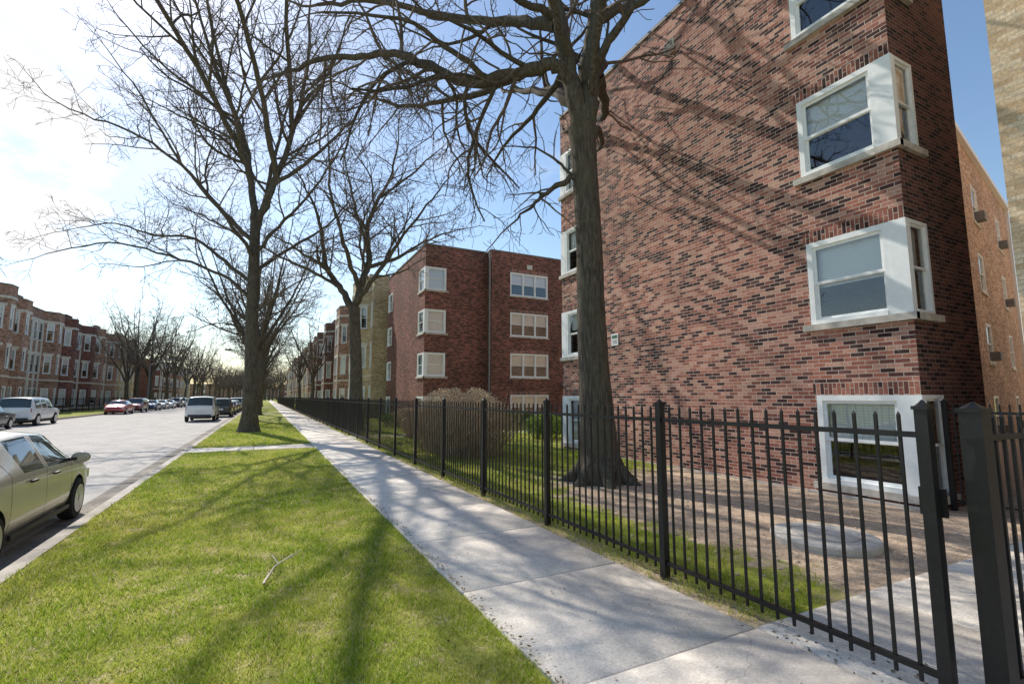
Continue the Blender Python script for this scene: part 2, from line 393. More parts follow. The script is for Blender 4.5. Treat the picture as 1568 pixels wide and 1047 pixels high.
def grow(tb, rng, p, d, L, r, lev, cf):
    n = max(3, min(9, int(L / cf['seg'][lev]) + 2)); st = L / n; P = [p]; D = [d]
    for i in range(n):
        d = d + rng.normal(0, cf['wig'][lev], 3); d[2] += cf['trop'][lev] if i < n * .6 else cf['trop2'][lev]; d = norm(d); p = p + d * st; P.append(p); D.append(d)
    tt = np.linspace(0, 1, n + 1); Rr = np.maximum(r * (1 - .68 * tt), cf['rmin'])
    tb.tube(P, Rr, 6 if r > .05 else (4 if r > .018 else 3))
    if lev >= cf['max']: return
    m = int(L * cf['dens'][lev] + rng.random())
    for i in range(m):
        t = .1 + .88 * (i + rng.random()) / m; q = t * n; k = min(int(q), n - 1); f = q - k
        pp = P[k] * (1 - f) + P[k + 1] * f; dd = D[k + 1]
        w = rng.normal(0, 1, 3); perp = norm(np.array([dd[1] * w[2] - dd[2] * w[1], dd[2] * w[0] - dd[0] * w[2], dd[0] * w[1] - dd[1] * w[0]])); an = rng.uniform(.5, 1.15)
        nd = norm(dd * math.cos(an) + perp * math.sin(an))
        Lc = L * rng.uniform(.35, .7) * (1.15 - .55 * t)
        if Lc < .1: continue
        grow(tb, rng, pp, nd, Lc, max(r * (1 - .68 * t) * rng.uniform(.5, .75), cf['rmin']), lev + 1, cf)
def limb(tb, rng, pts, r0, r1, cf, kids=1., start=.2, sides=9, lscale=.42, tip=True, drop=0.):
    P = smoothpts(pts); n = len(P)
    P[1:-1] += rng.normal(0, .03, (n - 2, 3)) * min(1, r0 * 8)
    seg = np.linalg.norm(np.diff(P, axis=0), axis=1); L = seg.sum(); tt = np.r_[0, np.cumsum(seg)] / L
    R = r0 + (r1 - r0) * tt ** .8
    R = R * (1 + rng.normal(0, .03, n))
    tb.tube(P, R, sides)
    m = int(L * kids * cf['dens0'])
    for i in range(m):
        t = start + (1 - start) * (i + rng.random()) / m; k = min(int(np.searchsorted(tt, t)), n - 2); k = max(k, 1)
        dd = norm(P[k + 1] - P[k - 1]); perp = norm(np.cross(dd, rng.normal(0, 1, 3))); an = rng.uniform(.55, 1.2)
        nd = norm(dd * math.cos(an) + perp * math.sin(an))
        if drop: nd[2] -= drop * rng.random(); nd = norm(nd)
        elif nd[2] < -.3: nd[2] *= -.3
        Lc = (L * lscale * rng.uniform(.5, 1.1) * (1.15 - .75 * t)) + .4; Lc = min(Lc, cf['lmax'])
        grow(tb, rng, P[k], nd, Lc, max(min(R[k] * .6, .015 * Lc + .008), cf['rmin']), 1, cf)
    if tip:
        grow(tb, rng, P[-1], norm(P[-1] - P[-3]), max(1.2, L * .3), r1, 1, cf)
def put(name, me, loc, rz=0, sc=1):
    ob = bpy.data.objects.new(name, me); COL.objects.link(ob); ob.location = loc; ob.rotation_euler = (0, 0, rz); ob.scale = (sc, sc, sc); return ob
YAW = math.radians(26.97)
def trunk(tb, pts, radii, rng, k=18):
    P = smoothpts(pts, 6); m = len(pts)
    tt = np.linspace(0, m - 1, len(P)); R = np.interp(tt, np.arange(m), radii)
    tb.tube(P, R * (1 + rng.normal(0, .015, len(P))), k)

def tree_big():
    tb = TB(); rng = np.random.default_rng(21)
    cf = dict(seg=[0, .35, .25, .16, .1], wig=[0, .17, .22, .24, .24], trop=[0, .05, -.01, -.03, .0], trop2=[0, .05, .03, .03, .02], dens=[0, 1.8, 2.2, 2.2, 0], dens0=1.1, max=3, rmin=.006, lmax=3.6)
    cd = dict(cf); cd.update(trop=[0, -.10, -.09, -.05, 0], trop2=[0, .06, .10, .10, .05], dens=[0, 2.4, 3.3, 3.2, 0], max=4, lmax=3.3, dens0=1.75, rmin=.005)
    ce = dict(cf); ce.update(dens=[0, 1.2, 1.2, 0, 0], max=2, dens0=.7, rmin=.012, lmax=3.0)
    trunk(tb, [(0, 0, -.15), (0, 0, .12), (-.02, 0, .5), (-.05, 0, 1.2), (-.1, 0, 2.3), (-.13, 0, 3.4), (-.14, 0, 4.6), (-.18, 0, 5.7), (-.22, 0, 6.6), (-.25, 0, 7.2)],
          [.55, .46, .38, .335, .3, .28, .265, .26, .27, .28], rng)
    for k in range(7):
        a = k * .9 + .3; d = np.array([math.cos(a), math.sin(a), 0])
        tb.tube([d * .18 + [0, 0, .6], d * .36 + [0, 0, .22], d * .6 + [0, 0, 0], d * .85 + [0, 0, -.1]], [.14, .15, .12, .05], 7)
    def L_(*a, c=cf, **k): limb(tb, rng, *a, cf=c, **k)
    L_([(-.25, 0, 6.9), (-.34, -.05, 7.6), (-.56, -.1, 8.6), (-.85, -.15, 10.1), (-1.3, -.2, 12), (-1.6, 0, 14.5)], .23, .06)
    L_([(-.2, 0, 6.9), (-.1, .03, 7.8), (-.04, .05, 8.7), (.14, .1, 10.1), (.6, .2, 12), (.9, .3, 15)], .25, .06)
    L_([(-.5, -.1, 8.2), (-.85, -.15, 8.5), (-1.6, -.1, 8.35), (-2.5, .1, 8.3), (-3.2, .3, 8.6), (-4.2, .6, 9.3), (-5.2, .9, 9.5), (-6.4, 1.2, 9.6), (-7.6, 1.5, 9.4)], .16, .04, c=cd, kids=1.3, start=.1, drop=1.)
    L_([(-2.2, 0, 8.3), (-2.9, -.4, 8.6), (-3.9, -.8, 9.0), (-5.3, -1.2, 8.8)], .07, .02, c=cd, kids=1.3, drop=1.)
    L_([(-1.6, -.1, 8.35), (-2.2, .8, 8.6), (-3.2, 1.8, 9.0), (-4.8, 3.0, 9.6), (-6.4, 3.8, 10.6)], .1, .03, c=cd, kids=.9, drop=.8)
    L_([(-.8, -.12, 9.6), (-1.7, -.6, 9.7), (-2.9, -1.1, 9.8), (-4.2, -1.7, 10.6)], .09, .025, c=cd, kids=1.2, drop=.6)
    L_([(-.75, -.12, 9.4), (-1.6, .7, 10.2), (-3.2, 1.8, 11.2), (-5.4, 2.6, 12.4), (-7.4, 3.4, 13)], .14, .05, c=ce, kids=1.4)
    L_([(-1.0, -.2, 10.6), (-2.4, .4, 11.4), (-4.6, .9, 12.0), (-7.0, 1.4, 12.2)], .13, .045, c=ce, kids=1.4)
    L_([(-1.6, -.2, 8.35), (-2.0, -.6, 7.8), (-2.7, -1.0, 7.7), (-3.2, -1.5, 7.2)], .05, .015, c=cd, kids=1.3, drop=.6)
    L_([(-.56, -.1, 8.5), (-1.1, .9, 8.2), (-1.8, 2.0, 8.0), (-2.4, 3.4, 7.8)], .08, .02, c=cd, kids=.8, drop=.8)
    L_([(-.2, 0, 6.0), (-.5, -.02, 6.1), (-.95, -.1, 5.75), (-1.25, -.2, 5.5), (-1.6, -.3, 5.1)], .085, .02, c=cd, kids=1.8, lscale=.6, drop=.5)
    L_([(-.45, -.02, 6.1), (-.75, .1, 6.5), (-1.2, .3, 6.9), (-1.8, .4, 7.0)], .04, .012, kids=1.6, c=cd)
    L_([(-.05, .05, 8.5), (.6, -.4, 9.3), (1.5, -.9, 9.9), (2.6, -1.5, 10.2), (3.4, -1.9, 10.0)], .11, .025, kids=1.2)
    L_([(.1, .1, 9.7), (1.0, .7, 10.7), (1.6, 1.2, 12.2), (1.9, 1.4, 14)], .12, .04, c=ce, kids=1.3)
    L_([(-.1, .05, 8.0), (.3, .9, 9.2), (.6, 2.2, 10.2), (.2, 3.8, 11.6), (.0, 5.0, 13)], .17, .06, c=ce, kids=1.4)
    L_([(.3, .9, 9.0), (.7, 2.2, 8.9), (.5, 3.8, 9.6), (.0, 5.4, 10.2)], .13, .05, c=ce, kids=1.4)
    L_([(-.1, .05, 7.2), (.25, .9, 7.7), (.55, 2.0, 7.9), (.45, 3.4, 8.3)], .1, .035, c=ce, kids=1.4)  # extra limb, added to cast a stronger shadow on the facade
    L_([(-.3, 0, 7.6), (-.6, 1.1, 8.7), (-1.0, 2.6, 9.8), (-1.6, 4.4, 11.0), (-2, 6, 12)], .16, .05, c=ce, kids=1.3)
    L_([(-.6, 1.1, 8.7), (-.3, 2.4, 10.6), (-.4, 3.4, 13), (-.6, 4.2, 15)], .14, .05, c=ce, kids=1.3)
    L_([(-.1, 0, 7.8), (.0, -1.0, 9.0), (-.3, -2.2, 9.8), (-.8, -3.4, 10.6)], .11, .025, kids=.8)
    L_([(-.5, -.1, 8.6), (-1.2, -1.3, 9.5), (-2.2, -2.5, 10.2), (-3.2, -3.4, 11)], .09, .025, kids=.8)
    L_([(.3, .1, 11), (1.3, -.3, 12.4), (2.3, -.5, 14)], .08, .03)
    return tb.mesh('tree_big')
put('tree', tree_big(), (5.86, 7.74, 0), -YAW)

def tree_tall():
    tb = TB(); rng = np.random.default_rng(5)
    cf = dict(seg=[0, .6, .35, .28, .2], wig=[0, .14, .18, .2, .2], trop=[0, .06, .03, .01, .0], trop2=[0, .06, .05, .04, .04], dens=[0, 1.7, 2.3, 2.4, 0], dens0=1.15, max=4, rmin=.008, lmax=5.0)
    ce = dict(cf); ce.update(dens=[0, 1.1, 1.1, 0, 0], max=3, dens0=.8, rmin=.016, lmax=4)
    trunk(tb, [(0, 0, -.2), (0, 0, .2), (0, 0, 1), (-.05, 0, 3), (-.16, 0, 5), (-.22, 0, 7.5), (-.29, 0, 10.1)], [.62, .45, .34, .3, .275, .25, .23], rng)
    def L_(*a, c=cf, **k): limb(tb, rng, *a, cf=c, **k)
    L_([(-.29, 0, 9.9), (-.6, 0, 12), (-1.3, 0, 14.8), (-2.7, -.3, 18.3), (-3.9, -.5, 21.9)], .19, .05)
    L_([(-.29, 0, 9.8), (.4, 0, 11.7), (1.2, .2, 14.8), (1.7, .3, 18.3), (1.6, .5, 22)], .19, .05)
    L_([(-.25, 0, 9.5), (-.3, 1.0, 12), (-.6, 2.2, 15), (-.4, 3.2, 19)], .15, .05)
    L_([(-.6, 0, 12), (-.6, -1.4, 14), (-1.0, -2.6, 17), (-1.6, -3.4, 20.5)], .13, .04)
    L_([(-.25, 0, 9.0), (-1.6, -.4, 10.4), (-3.6, -.8, 12.6), (-6.0, -1.0, 14.2), (-8.8, -1.2, 15.2)], .12, .03)
    L_([(-.2, 0, 7.0), (-1.5, .3, 7.9), (-3.5, .5, 9.4), (-5.8, .8, 9.7), (-8.0, 1.0, 10.4), (-9.6, 1.0, 10.2)], .11, .025)
    L_([(-.2, 0, 6.3), (-1.4, -.6, 7.3), (-3.4, -1.3, 8.0), (-5.6, -2, 8.4), (-7.8, -2.6, 7.7)], .09, .02)
    L_([(-.25, 0, 8.1), (-1.8, 1.4, 9.8), (-4.2, 2.6, 11.2), (-6.8, 3.4, 12.4)], .1, .025)
    L_([(-1.3, 0, 14.8), (-3.2, .2, 16.6), (-5.8, .2, 18.6), (-8.0, .1, 21)], .11, .03)
    L_([(-.8, 0, 12.8), (-2.6, .8, 14.8), (-5.2, 1.6, 16.4), (-7.6, 2.2, 17.8)], .1, .03)
    L_([(-2.2, -.2, 17), (-3.6, -.6, 19.2), (-5.2, -.8, 22.5)], .08, .03)
    L_([(-.25, 0, 8.4), (1.1, -.5, 9.7), (2.9, -1.1, 11.2), (4.6, -1.6, 13.5)], .1, .03)
    L_([(.5, 0, 12), (2.2, .3, 13.5), (4.0, .7, 15.8), (5.4, 1, 18.8)], .11, .03)
    L_([(1.3, .2, 15.2), (3.0, 0, 18), (4.0, -.2, 21)], .09, .03)
    L_([(-.2, 0, 7.6), (1.0, 1.2, 9.2), (2.2, 2.8, 11), (3.2, 4.2, 13.6)], .1, .03)
    L_([(-.2, 0, 8.2), (-.6, -1.8, 9.6), (-1.4, -3.8, 11.2), (-2.2, -5.6, 13.5)], .1, .03, kids=.8)
    L_([(-.2, 0, 5.6), (.8, -.4, 6.0), (2.2, -.9, 6.8), (3.6, -1.2, 7.2)], .06, .02, kids=.7)
    L_([(.6, 0, 12.4), (.9, -2.2, 15), (1.0, -4.6, 17.6), (.6, -7, 20)], .15, .07, c=ce, kids=1.5)
    L_([(-.8, -.5, 13.2), (-1.6, -3, 16), (-2.8, -5.6, 19), (-3.6, -7.6, 21.5)], .14, .06, c=ce, kids=1.5)
    L_([(1.2, .2, 14.8), (1.8, -2, 18), (2.4, -4, 21.5)], .13, .06, c=ce, kids=1.5)
    return tb.mesh('tree_tall')
put('tree', tree_tall(), (-.57, 25.9, 0), -YAW)

def tree_round(seed=8):
    tb = TB(); rng = np.random.default_rng(seed)
    cf = dict(seg=[0, .6, .35, .28, .2], wig=[0, .17, .2, .22, .22], trop=[0, .03, .0, -.01, .0], trop2=[0, .05, .04, .03, .02], dens=[0, 2.1, 2.7, 2.8, 0], dens0=1.45, max=4, rmin=.0088, lmax=4.2)
    trunk(tb, [(0, 0, -.2), (0, 0, .2), (0, 0, 1), (-.05, 0, 3), (-.26, 0, 6.1)], [.6, .45, .33, .29, .27], rng)
    def L_(*a, **k): limb(tb, rng, *a, cf=cf, **k)
    L_([(-.26, 0, 5.9), (-.9, 0, 7.0), (-1.7, -.2, 8.2), (-2.1, -.3, 10.4), (-3.0, -.4, 12.6)], .2, .04)
    L_([(-.26, 0, 5.9), (.1, 0, 7.4), (.35, .2, 8.6), (.2, .3, 10.6), (1.2, .4, 13), (1.6, .5, 15)], .22, .04)
    L_([(-.2, 0, 6.2), (.9, -.8, 7.4), (2.2, -1.3, 9.0), (3.6, -1.6, 10.8), (4.6, -1.8, 12)], .14, .03)
    L_([(.3, .1, 8.2), (1.7, .9, 9.0), (3.2, 1.6, 10.2), (5, 2.2, 11)], .12, .03)
    L_([(-1.5, -.2, 8.0), (-2.8, .3, 8.8), (-4.0, .6, 9.6), (-5.2, 1, 10.2)], .11, .03)
    L_([(-1.0, 0, 7.1), (-1.9, -1, 7.6), (-3.3, -1.8, 8.2), (-4.6, -2.4, 9)], .1, .03)
    L_([(-.2, 0, 6.4), (-.3, 1.5, 8), (-.8, 3, 10), (-1, 4, 12.6)], .14, .03)
    L_([(0, 0, 7), (-.3, -1.3, 8.6), (-.6, -2.7, 10.8), (-.6, -3.4, 13.2)], .14, .03)
    L_([(.2, .2, 9.5), (-.6, .4, 11.6), (-1.2, .3, 14.4)], .11, .03)
    L_([(.8, .3, 12), (2.4, .2, 13.2), (3.8, 0, 14.4)], .08, .03)
    return tb.mesh('tree_round%d' % seed)
me_r = tree_round(8)
put('tree', me_r, (4.05, 25, 0), -YAW)

def tree_street(seed):
    tb = TB(); rng = np.random.default_rng(seed)
    cf = dict(seg=[0, .8, .5, .4, .3], wig=[0, .15, .18, .2, .2], trop=[0, .05, .02, .01, .0], trop2=[0, .05, .04, .03, .0], dens=[0, 1.4, 2.0, 2.2, 0], dens0=1.1, max=4, rmin=.0115, lmax=4.4)
    h = rng.uniform(3.8, 5)
    trunk(tb, [(0, 0, -.2), (0, 0, .2), (0, 0, 1), (.1, 0, 2.5), (.1, .1, h)], [.5, .36, .29, .26, .24], rng)
    for i in range(7):
        a = i * 2 * math.pi / 6.3 + rng.uniform(-.4, .4); s = rng.uniform(.35, 1.1) if i else .1
        c, d = math.cos(a), math.sin(a)
        limb(tb, rng, [(.1, .1, h - .3 + .15 * i), (.1 + c * 1.0 * s, .1 + d * 1.0 * s, h + 2), (.1 + c * 3 * s, .1 + d * 3 * s, h + 5), (.1 + c * 4.6 * s, .1 + d * 4.6 * s, h + 9 - s)], .14, .035, cf)
    return tb.mesh('tree_street%d' % seed)
ST = [tree_street(s) for s in (3, 14, 27)]
for i, (x, y, s) in enumerate([(-.7, 38, 1.0), (-.5, 50, 1.05), (-.8, 62, .95), (-.6, 75, 1), (-.5, 90, 1.05), (-.7, 106, 1), (-.6, 124, 1), (-.7, 144, 1),
                               (-15.8, 84, 1.02), (-16, 94, 1.1), (-15.6, 105, 1), (-16, 117, 1.1), (-15.7, 130, 1), (-16, 146, 1.1), (-15.8, 164, 1.1), (-14.9, 74, .8),
                               (5, 62, .75), (5, 84, .8)]):
    put('tree', ST[i % 3], (x, y, 0), random.uniform(0, 6.28), s)
far_e = empty('distant_trees')
pts = [(random.uniform(-60, 30), random.uniform(185, 300)) for _ in range(44)] + [(random.uniform(-16, 6), random.uniform(190, 330)) for _ in range(22)] + [(random.uniform(-45, -22), random.uniform(104, 190)) for _ in range(16)]
for (x, y) in pts:
    o = bpy.data.objects.new('bare_tree', ST[random.randrange(3)]); COL.objects.link(o); o.parent = far_e
    o.location = (x, y, 0); o.rotation_euler = (0, 0, random.uniform(0, 6.28)); s = random.uniform(.8, 1.15); o.scale = (s, s, s)

# ------------------------------------------------------------------ buildings
LV = [(.18, 1.63), (2.85, 4.30), (5.53, 6.98), (8.21, 9.66)]
def frame(a, b):
    dx, dy = b[0] - a[0], b[1] - a[1]; L = math.hypot(dx, dy); d = (dx / L, dy / L); n = (d[1], -d[0]); return L, d, n
def wall(mb, a, b, z0, z1, holes, mat, depth=.13, rev=None):
    L, d, n = frame(a, b); rev = rev or mat
    us = sorted({0., L} | {h[0] for h in holes} | {h[1] for h in holes}); zs = sorted({z0, z1} | {h[2] for h in holes} | {h[3] for h in holes})
    P = lambda u, z, k=0.: (a[0] + d[0] * u + n[0] * k, a[1] + d[1] * u + n[1] * k, z)
    for i in range(len(us) - 1):
        for j in range(len(zs) - 1):
            uc, zc = (us[i] + us[i + 1]) / 2, (zs[j] + zs[j + 1]) / 2
            if any(h[0] < uc < h[1] and h[2] < zc < h[3] for h in holes): continue
            mb.poly([P(us[i], zs[j]), P(us[i + 1], zs[j]), P(us[i + 1], zs[j + 1]), P(us[i], zs[j + 1])], mat)
    for (u0, u1, w0, w1) in holes:
        k = -depth
        mb.poly([P(u0, w0), P(u0, w0, k), P(u1, w0, k), P(u1, w0)][::-1], rev)
        mb.poly([P(u0, w1), P(u0, w1, k), P(u1, w1, k), P(u1, w1)], rev)
        if u0 > 1e-4: mb.poly([P(u0, w0), P(u0, w0, k), P(u0, w1, k), P(u0, w1)], rev)
        if u1 < L - 1e-4: mb.poly([P(u1, w0), P(u1, w0, k), P(u1, w1, k), P(u1, w1)][::-1], rev)
def window(W, G, B, a, b, u0, u1, z0, z1, n=1, fr=.07, proud=.012, blind=None, fm=None, sash=.04):
    L, d, nn = frame(a, b); fm = fm or M_white
    bx = lambda m, *q: W.obox((a[0], a[1], 0), d, nn, q[0], q[1], q[2], q[3], q[4], q[5], m)
    bx(fm, u0, u0 + fr, -.10, proud, z0, z1); bx(fm, u1 - fr, u1, -.10, proud, z0, z1)
    bx(fm, u0 + fr, u1 - fr, -.10, proud - .002, z1 - fr, z1); bx(fm, u0 + fr, u1 - fr, -.10, proud + .02, z0, z0 + fr * .8)
    w = (u1 - u0 - 2 * fr) / n; za, zb = z0 + fr * .8, z1 - fr; zm = (za + zb) / 2
    for i in range(n):
        s0 = u0 + fr + i * w; s1 = s0 + w
        if i: bx(fm, s0 - .03, s0 + .03, -.095, proud - .006, za, zb)
        p0 = s0 + (.03 if i else 0); p1 = s1 - (.03 if i < n - 1 else 0)
        for (q0, q1, k) in ((zm - .02, zb, -.05), (za, zm + .02, -.08)):
            bx(fm, p0, p0 + sash, k, k + .028, q0, q1); bx(fm, p1 - sash, p1, k, k + .028, q0, q1)
            bx(fm, p0 + sash, p1 - sash, k, k + .027, q0, q0 + sash); bx(fm, p0 + sash, p1 - sash, k, k + .027, q1 - sash, q1)
            P = lambda u, z, kk: (a[0] + d[0] * u + nn[0] * kk, a[1] + d[1] * u + nn[1] * kk, z)
            G.poly([P(p0, q0, k + .012), P(p1, q0, k + .012), P(p1, q1, k + .012), P(p0, q1, k + .012)], M_glass)
        bl = random.choice([.4, .5, .55, 1., 1.]) if blind is None else blind
        if bl > 0:
            zt = zb - (zb - za) * bl
            B.poly([P(s0, zt, -.14), P(s1, zt, -.14), P(s1, zb, -.14), P(s0, zb, -.14)], M_blind)
def strip(mb, a, b, u0, u1, k0, k1, z0, z1, mat):
    L, d, n = frame(a, b); mb.obox((a[0], a[1], 0), d, n, u0, u1, k0, k1, z0, z1, mat)

class Bld:
    def __init__(s, name): s.e = empty(name); s.W = MB(); s.F = MB(); s.G = MB(); s.B = MB(); s.T = MB()
    def done(s):
        s.W.obj('walls', s.e); s.F.obj('window_frames', s.e)
        if s.G.v: s.G.obj('window_glass', s.e)
        if s.B.v: s.B.obj('window_blinds', s.e)
        if s.T.v: s.T.obj('stone_trim', s.e)
    def seg(s, a, b, H, wins, mat, z0=-.15, sill=M_stone, lintel=None, n=1, fr=.07, parapet=True):
        wall(s.W, a, b, z0, H, [w[:4] for w in wins], mat)
        L, d, nn = frame(a, b)
        for w in wins:
            window(s.F, s.G, s.B, a, b, w[0], w[1], w[2], w[3], n=w[4] if len(w) > 4 else n, fr=fr, blind=w[5] if len(w) > 5 else None)
            if sill: strip(s.T, a, b, max(0.0, w[0] - .08), min(L, w[1] + .08), .0, .06, w[2] - .09, w[2] - .003, sill)
            if lintel: strip(s.T, a, b, max(0., w[0] - .02), min(L, w[1] + .02), .0, .004, w[3] + .003, w[3] + .22, lintel)
        if parapet: strip(s.T, a, b, 0 - .02, L + .02, -.25, .035, H, H + .08, M_coping)
    def roof(s, foot, z): s.W.poly([(p[0], p[1], z) for p in foot], M_roof)

def near_building():
    b = Bld('brick_apartment_building')
    X, Y0, Y1, H = 8.5, 3.6, 13.1, 11.0
    A, Bp = (X, Y0), (10.55, Y0)
    holes = [(0, .64, z0, z1) for z0, z1 in LV]
    wall(b.W, A, Bp, -.15, H, holes, M_red_shade)
    for z0, z1 in LV: window(b.F, b.G, b.B, A, Bp, .06, .64, z0, z1, blind=0.5, fr=.055, sash=.035)
    C, D = (X, Y1), (X, Y0); L = Y1 - Y0
    hs = [(L - 1.5, L, z0, z1) for z0, z1 in LV] + [(0, 1.5, z0, z1) for z0, z1 in LV]
    wall(b.W, C, D, -.15, H, hs, M_red)
    for i, (z0, z1) in enumerate(LV):
        window(b.F, b.G, b.B, C, D, L - 1.5, L - .22, z0, z1, fr=.09, blind=([.5, .55, .5, .5][i]), sash=.05)
        window(b.F, b.G, b.B, C, D, .24, 1.5, z0, z1, fr=.09, sash=.05)
        b.F.box(X - .016, X + .058, Y0 - .014, Y0 + .22, z0, z1, M_white)
        b.F.box(X - .016, X + .19, Y1 - .24, Y1 + .016, z0, z1, M_white)
        strip(b.T, C, D, L - 1.62, L + .07, -.02, .07, z0 - .11, z0 - .003, M_stone)
        strip(b.T, A, Bp, -.068, .78, -.02, .07, z0 - .109, z0 - .004, M_stone)
        strip(b.T, C, D, -.07, 1.62, -.02, .07, z0 - .11, z0 - .003, M_stone)
        strip(b.T, C, D, L - 1.55, L - .002, .0, .005, z1 + .003, z1 + .2, M_red_s)
        strip(b.T, C, D, .02, 1.55, .0, .005, z1 + .003, z1 + .2, M_red_s)
    strip(b.T, C, D, -.02, L + .03, -.25, .03, H, H + .09, M_coping)
    strip(b.T, A, Bp, .05, 2.1, -.25, .03, H, H + .089, M_coping)
    strip(b.T, C, D, L - 1.7, L + .04, .0, .1, -.12, .03, M_stone)
    strip(b.T, C, D, .1, L - 1.75, .0, .03, -.12, .02, M_stone)
    foot = [(10.55, 3.6), (10.55, 7.0), (20, 7.1), (33, 9.7), (33, 13.1), (8.5, 13.1)]
    wall(b.W, foot[0], foot[1], -.15, H, [], M_common)
    wall(b.W, foot[1], foot[2], -.15, H, [], M_common)
    w2 = [(3.6, 4.7, z0, z1) for z0, z1 in LV] + [(9.2, 10.2, z0, z1) for z0, z1 in LV]
    wall(b.W, foot[2], foot[3], -.15, H, w2, M_common)
    for j, q in enumerate(w2):
        window(b.F, b.G, b.B, foot[2], foot[3], *q, fr=.06)
        strip(b.T, foot[2], foot[3], q[0] - .1, q[1] + .1, 0, .05, q[2] - .1, q[2] - .003, M_stonel)
        if j % 3 != 2: strip(b.F, foot[2], foot[3], q[0] + .3, q[1] - .3, .0, .28, q[2] + .08, q[2] + .4, M_coping)
    strip(b.T, foot[2], foot[3], 0, 13.3, .0, .16, H - .1, H + .1, M_white)
    strip(b.T, foot[2], foot[3], 12.9, 13.02, .0, .12, 0, H - .1, M_white)
    wall(b.W, foot[3], foot[4], -.15, H, [], M_common); wall(b.W, foot[4], foot[5], -.15, H, [], M_common)
    b.roof([(8.5, 3.6), (10.55, 3.6), (10.55, 7), (20, 7.1), (33, 9.7), (33, 13.1), (8.5, 13.1)], H - .02)
    strip(b.T, C, D, 4.85, 5.15, 0, .04, 10.02, 10.34, M_stonel)
    for k in range(4): strip(b.T, C, D, 4.88, 5.12, .04, .06, 10.06 + k * .07, 10.09 + k * .07, M_coping)
    b.done()
    s = MB(); strip(s, C, D, 2.5, 2.78, .005, .02, 3.0, 3.32, M_white); strip(s, C, D, 2.53, 2.75, .02, .022, 3.19, 3.28, simple('sign_green', (.06, .14, .08)))
    for k in range(3): strip(s, C, D, 2.54, 2.74, .02, .022, 3.05 + k * .04, 3.065 + k * .04, M_dark)
    s.obj('wall_sign')
near_building()

def court_building():
    b = Bld('brick_apartment_building'); H = 11.05; m = M_red2
    X, Y0, Y1 = 8.5, 28.5, 38.5
    p = [(X, Y0), (12.67, Y0), (12.67, 27.8), (27, 27.8), (27, Y1), (X, Y1)]
    wall(b.W, p[0], p[1], -.15, H, [(0, 1.35, a, c) for a, c in LV], m)
    for a, c in LV: window(b.F, b.G, b.B, p[0], p[1], .1, 1.35, a, c, fr=.09, sash=.05)
    L = Y1 - Y0
    wall(b.W, p[5], p[0], -.15, H, [(L - 1.4, L, a, c) for a, c in LV] + [(0, 1.4, a, c) for a, c in LV], m)
    for a, c in LV:
        window(b.F, b.G, b.B, p[5], p[0], L - 1.4, L - .22, a, c, fr=.09); window(b.F, b.G, b.B, p[5], p[0], .22, 1.4, a, c, fr=.09)
        b.F.box(X - .016, X + .098, Y0 - .014, Y0 + .22, a, c, M_white); b.F.box(X - .016, X + .19, Y1 - .22, Y1 + .016, a, c, M_white)
        strip(b.T, p[5], p[0], L - 1.5, L + .07, -.02, .07, a - .11, a - .003, M_stone); strip(b.T, p[0], p[1], -.068, 1.5, -.02, .07, a - .109, a - .004, M_stone)
    b.seg(p[1], p[2], H, [], m)
    b.seg(p[2], p[3], H, [(1.35, 4.2, a, c + .1, 3, random.choice([.5, .6])) for a, c in LV] + [(7.2, 8.6, a, c, 1) for a, c in LV] + [(10.6, 12.2, a, c, 2) for a, c in LV], m, lintel=M_red_s)
    b.seg(p[3], p[4], H, [], m); b.seg(p[4], p[5], H, [], m)
    strip(b.T, p[5], p[0], -.02, L + .02, -.25, .035, H, H + .08, M_coping); strip(b.T, p[0], p[1], .05, 4.1, -.25, .035, H, H + .079, M_coping)
    strip(b.T, p[0], p[1], .0, 4.17, .0, .03, -.1, .1, M_stone)
    strip(b.T, p[2], p[3], 2.6, 3.0, 0, .03, 10.1, 10.4, M_stonel)
    strip(b.T, p[2], p[3], 5.2, 6.8, .0, .9, 2.35, 2.5, M_coping)
    strip(b.F, p[2], p[3], 5.5, 6.5, .0, .02, .3, 2.3, M_dark)
    strip(b.T, p[2], p[3], 5.3, 6.7, .0, .9, -.1, .18, M_stone)
    strip(b.F, p[2], p[3], -.2, -.1, .0, .08, .0, H, M_coping)
    b.roof(p, H - .05); b.done()
court_building()

